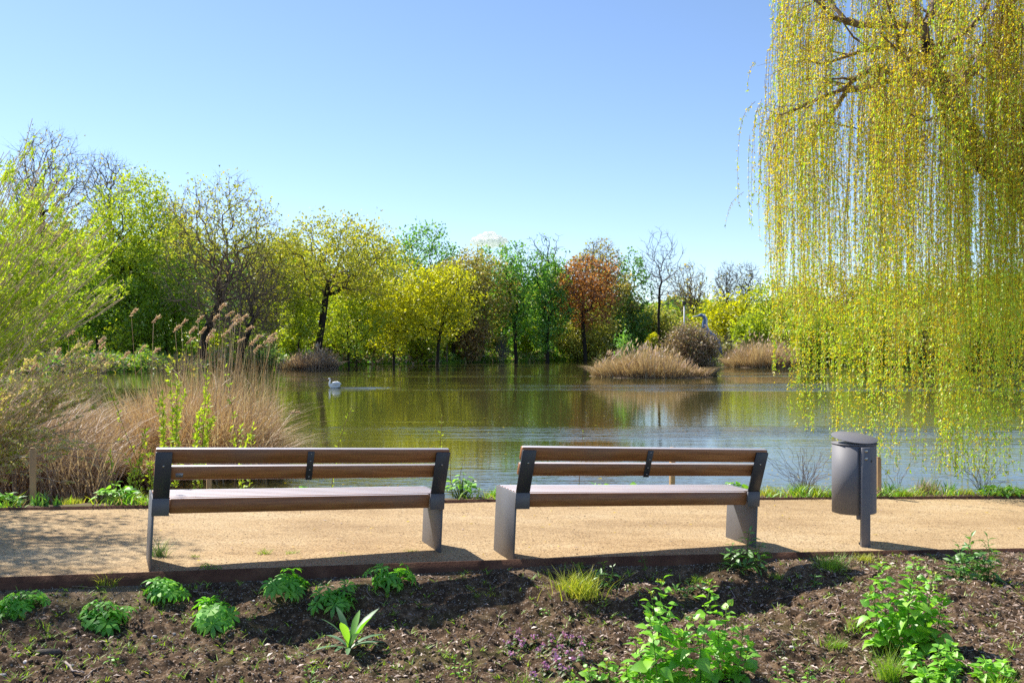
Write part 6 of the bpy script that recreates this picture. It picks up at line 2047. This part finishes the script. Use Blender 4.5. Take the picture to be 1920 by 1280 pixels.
M_dead = simple("dry twig", [(0.24, 0.17, 0.13), (0.42, 0.34, 0.30)], 12, 0.85)
M_deadd = simple("dark dry twig", [(0.12, 0.08, 0.055), (0.24, 0.16, 0.11)], 12, 0.85)
for i, (pts, r, mt, lab) in enumerate([
        ([(125, 1238), (150, 1230), (172, 1192)], 0.0045, M_dead, "pale forked twig lying in the lower left soil, its upper half"),
        ([(122, 1245), (138, 1262), (158, 1266)], 0.007, M_dead, "thick pale broken stick in the lower left soil"),
        ([(135, 1103), (165, 1104), (210, 1101)], 0.006, M_deadd, "brown stick lying along under the edging at left"),
        ([(362, 1112), (395, 1116)], 0.005, M_dead, "short stick between the mounds below the bench"),
        ([(690, 1100), (688, 1110), (700, 1128), (745, 1142)], 0.0025, M_dead, "curved thin stalk left of the rosette's top"),
        ([(915, 1206), (930, 1180), (940, 1145)], 0.0025, M_dead, "thin upright stalk left of the purple flowers"),
        ([(1370, 1108), (1385, 1130), (1410, 1158)], 0.003, M_dead, "thin curved stalk right of the budded spires"),
        ([(1455, 1126), (1485, 1120), (1520, 1111)], 0.004, M_dead, "straw coloured stick in the right bench's shadow"),
        ([(1565, 1104), (1572, 1130), (1570, 1152)], 0.003, M_dead, "thin reddish stalk between the tall plants"),
        ([(1570, 1104), (1600, 1120), (1625, 1130)], 0.003, M_dead, "thin arched stalk left of the tall plant before the bin"),
        ([(1745, 1118), (1770, 1140), (1788, 1156)], 0.004, M_dead, "curved stalk right of the tall plant before the bin"),
        ([(1870, 1112), (1895, 1098), (1915, 1092)], 0.004, M_dead, "twig at the right border below the young shrub"),
        ([(1520, 1262), (1555, 1252), (1590, 1248)], 0.005, M_deadd, "twig in the lower right soil"),
        ([(20, 1285), (45, 1275), (60, 1268)], 0.005, M_dead, "pale twig in the lower left corner"),
        ([(150, 1282), (165, 1268), (182, 1255)], 0.004, M_dead, "reddish twig crossing the bottom left border"),
        ([(820, 1190), (838, 1172), (845, 1176)], 0.003, M_deadd, "thin bent twig in the shaded soil"),
        ([(1210, 1220), (1228, 1238), (1236, 1260)], 0.003, M_dead, "curved stalk left of the tallest budded plant")]):
    G = np.array([ground_at(x, y) for x, y in pts]) + np.array([0, 0, r + 0.008])
    u = np.linspace(0, len(G) - 1, 9)
    C = np.stack([np.interp(u, np.arange(len(G)), G[:, q]) for q in range(3)], 1)
    C[1:-1] += rg.normal(size=(7, 3)) * 0.004
    mb = MB(); mb.loft(C - G[0], np.linspace(r, r * 0.5, 9), 6)
    o = mb.build("twig", mt, smooth=True); o.location = G[0]
    tag(o, lab, "twig", "dry twigs on the soil bed")
for i, (x, y, lab) in enumerate([(60, 1092, "yellow fallen catkin near the edging at left"), (130, 1170, "curled yellow catkin between the left mounds"), (55, 1254, "yellow catkin in the lower left soil")]):
    b = ground_at(x, y) + np.array([0, 0, 0.012])
    t = np.linspace(0, 2.2, 8)
    C = np.stack([np.cos(t) * 0.02, np.sin(t) * 0.02, 0 * t], 1)
    mb = MB(); mb.loft(C, [0.002, 0.005, 0.006, 0.006, 0.006, 0.005, 0.004, 0.002], 6)
    o = mb.build("fallen_catkin", L_bud, smooth=True); o.location = b
    tag(o, lab, "catkin", "fallen catkins")
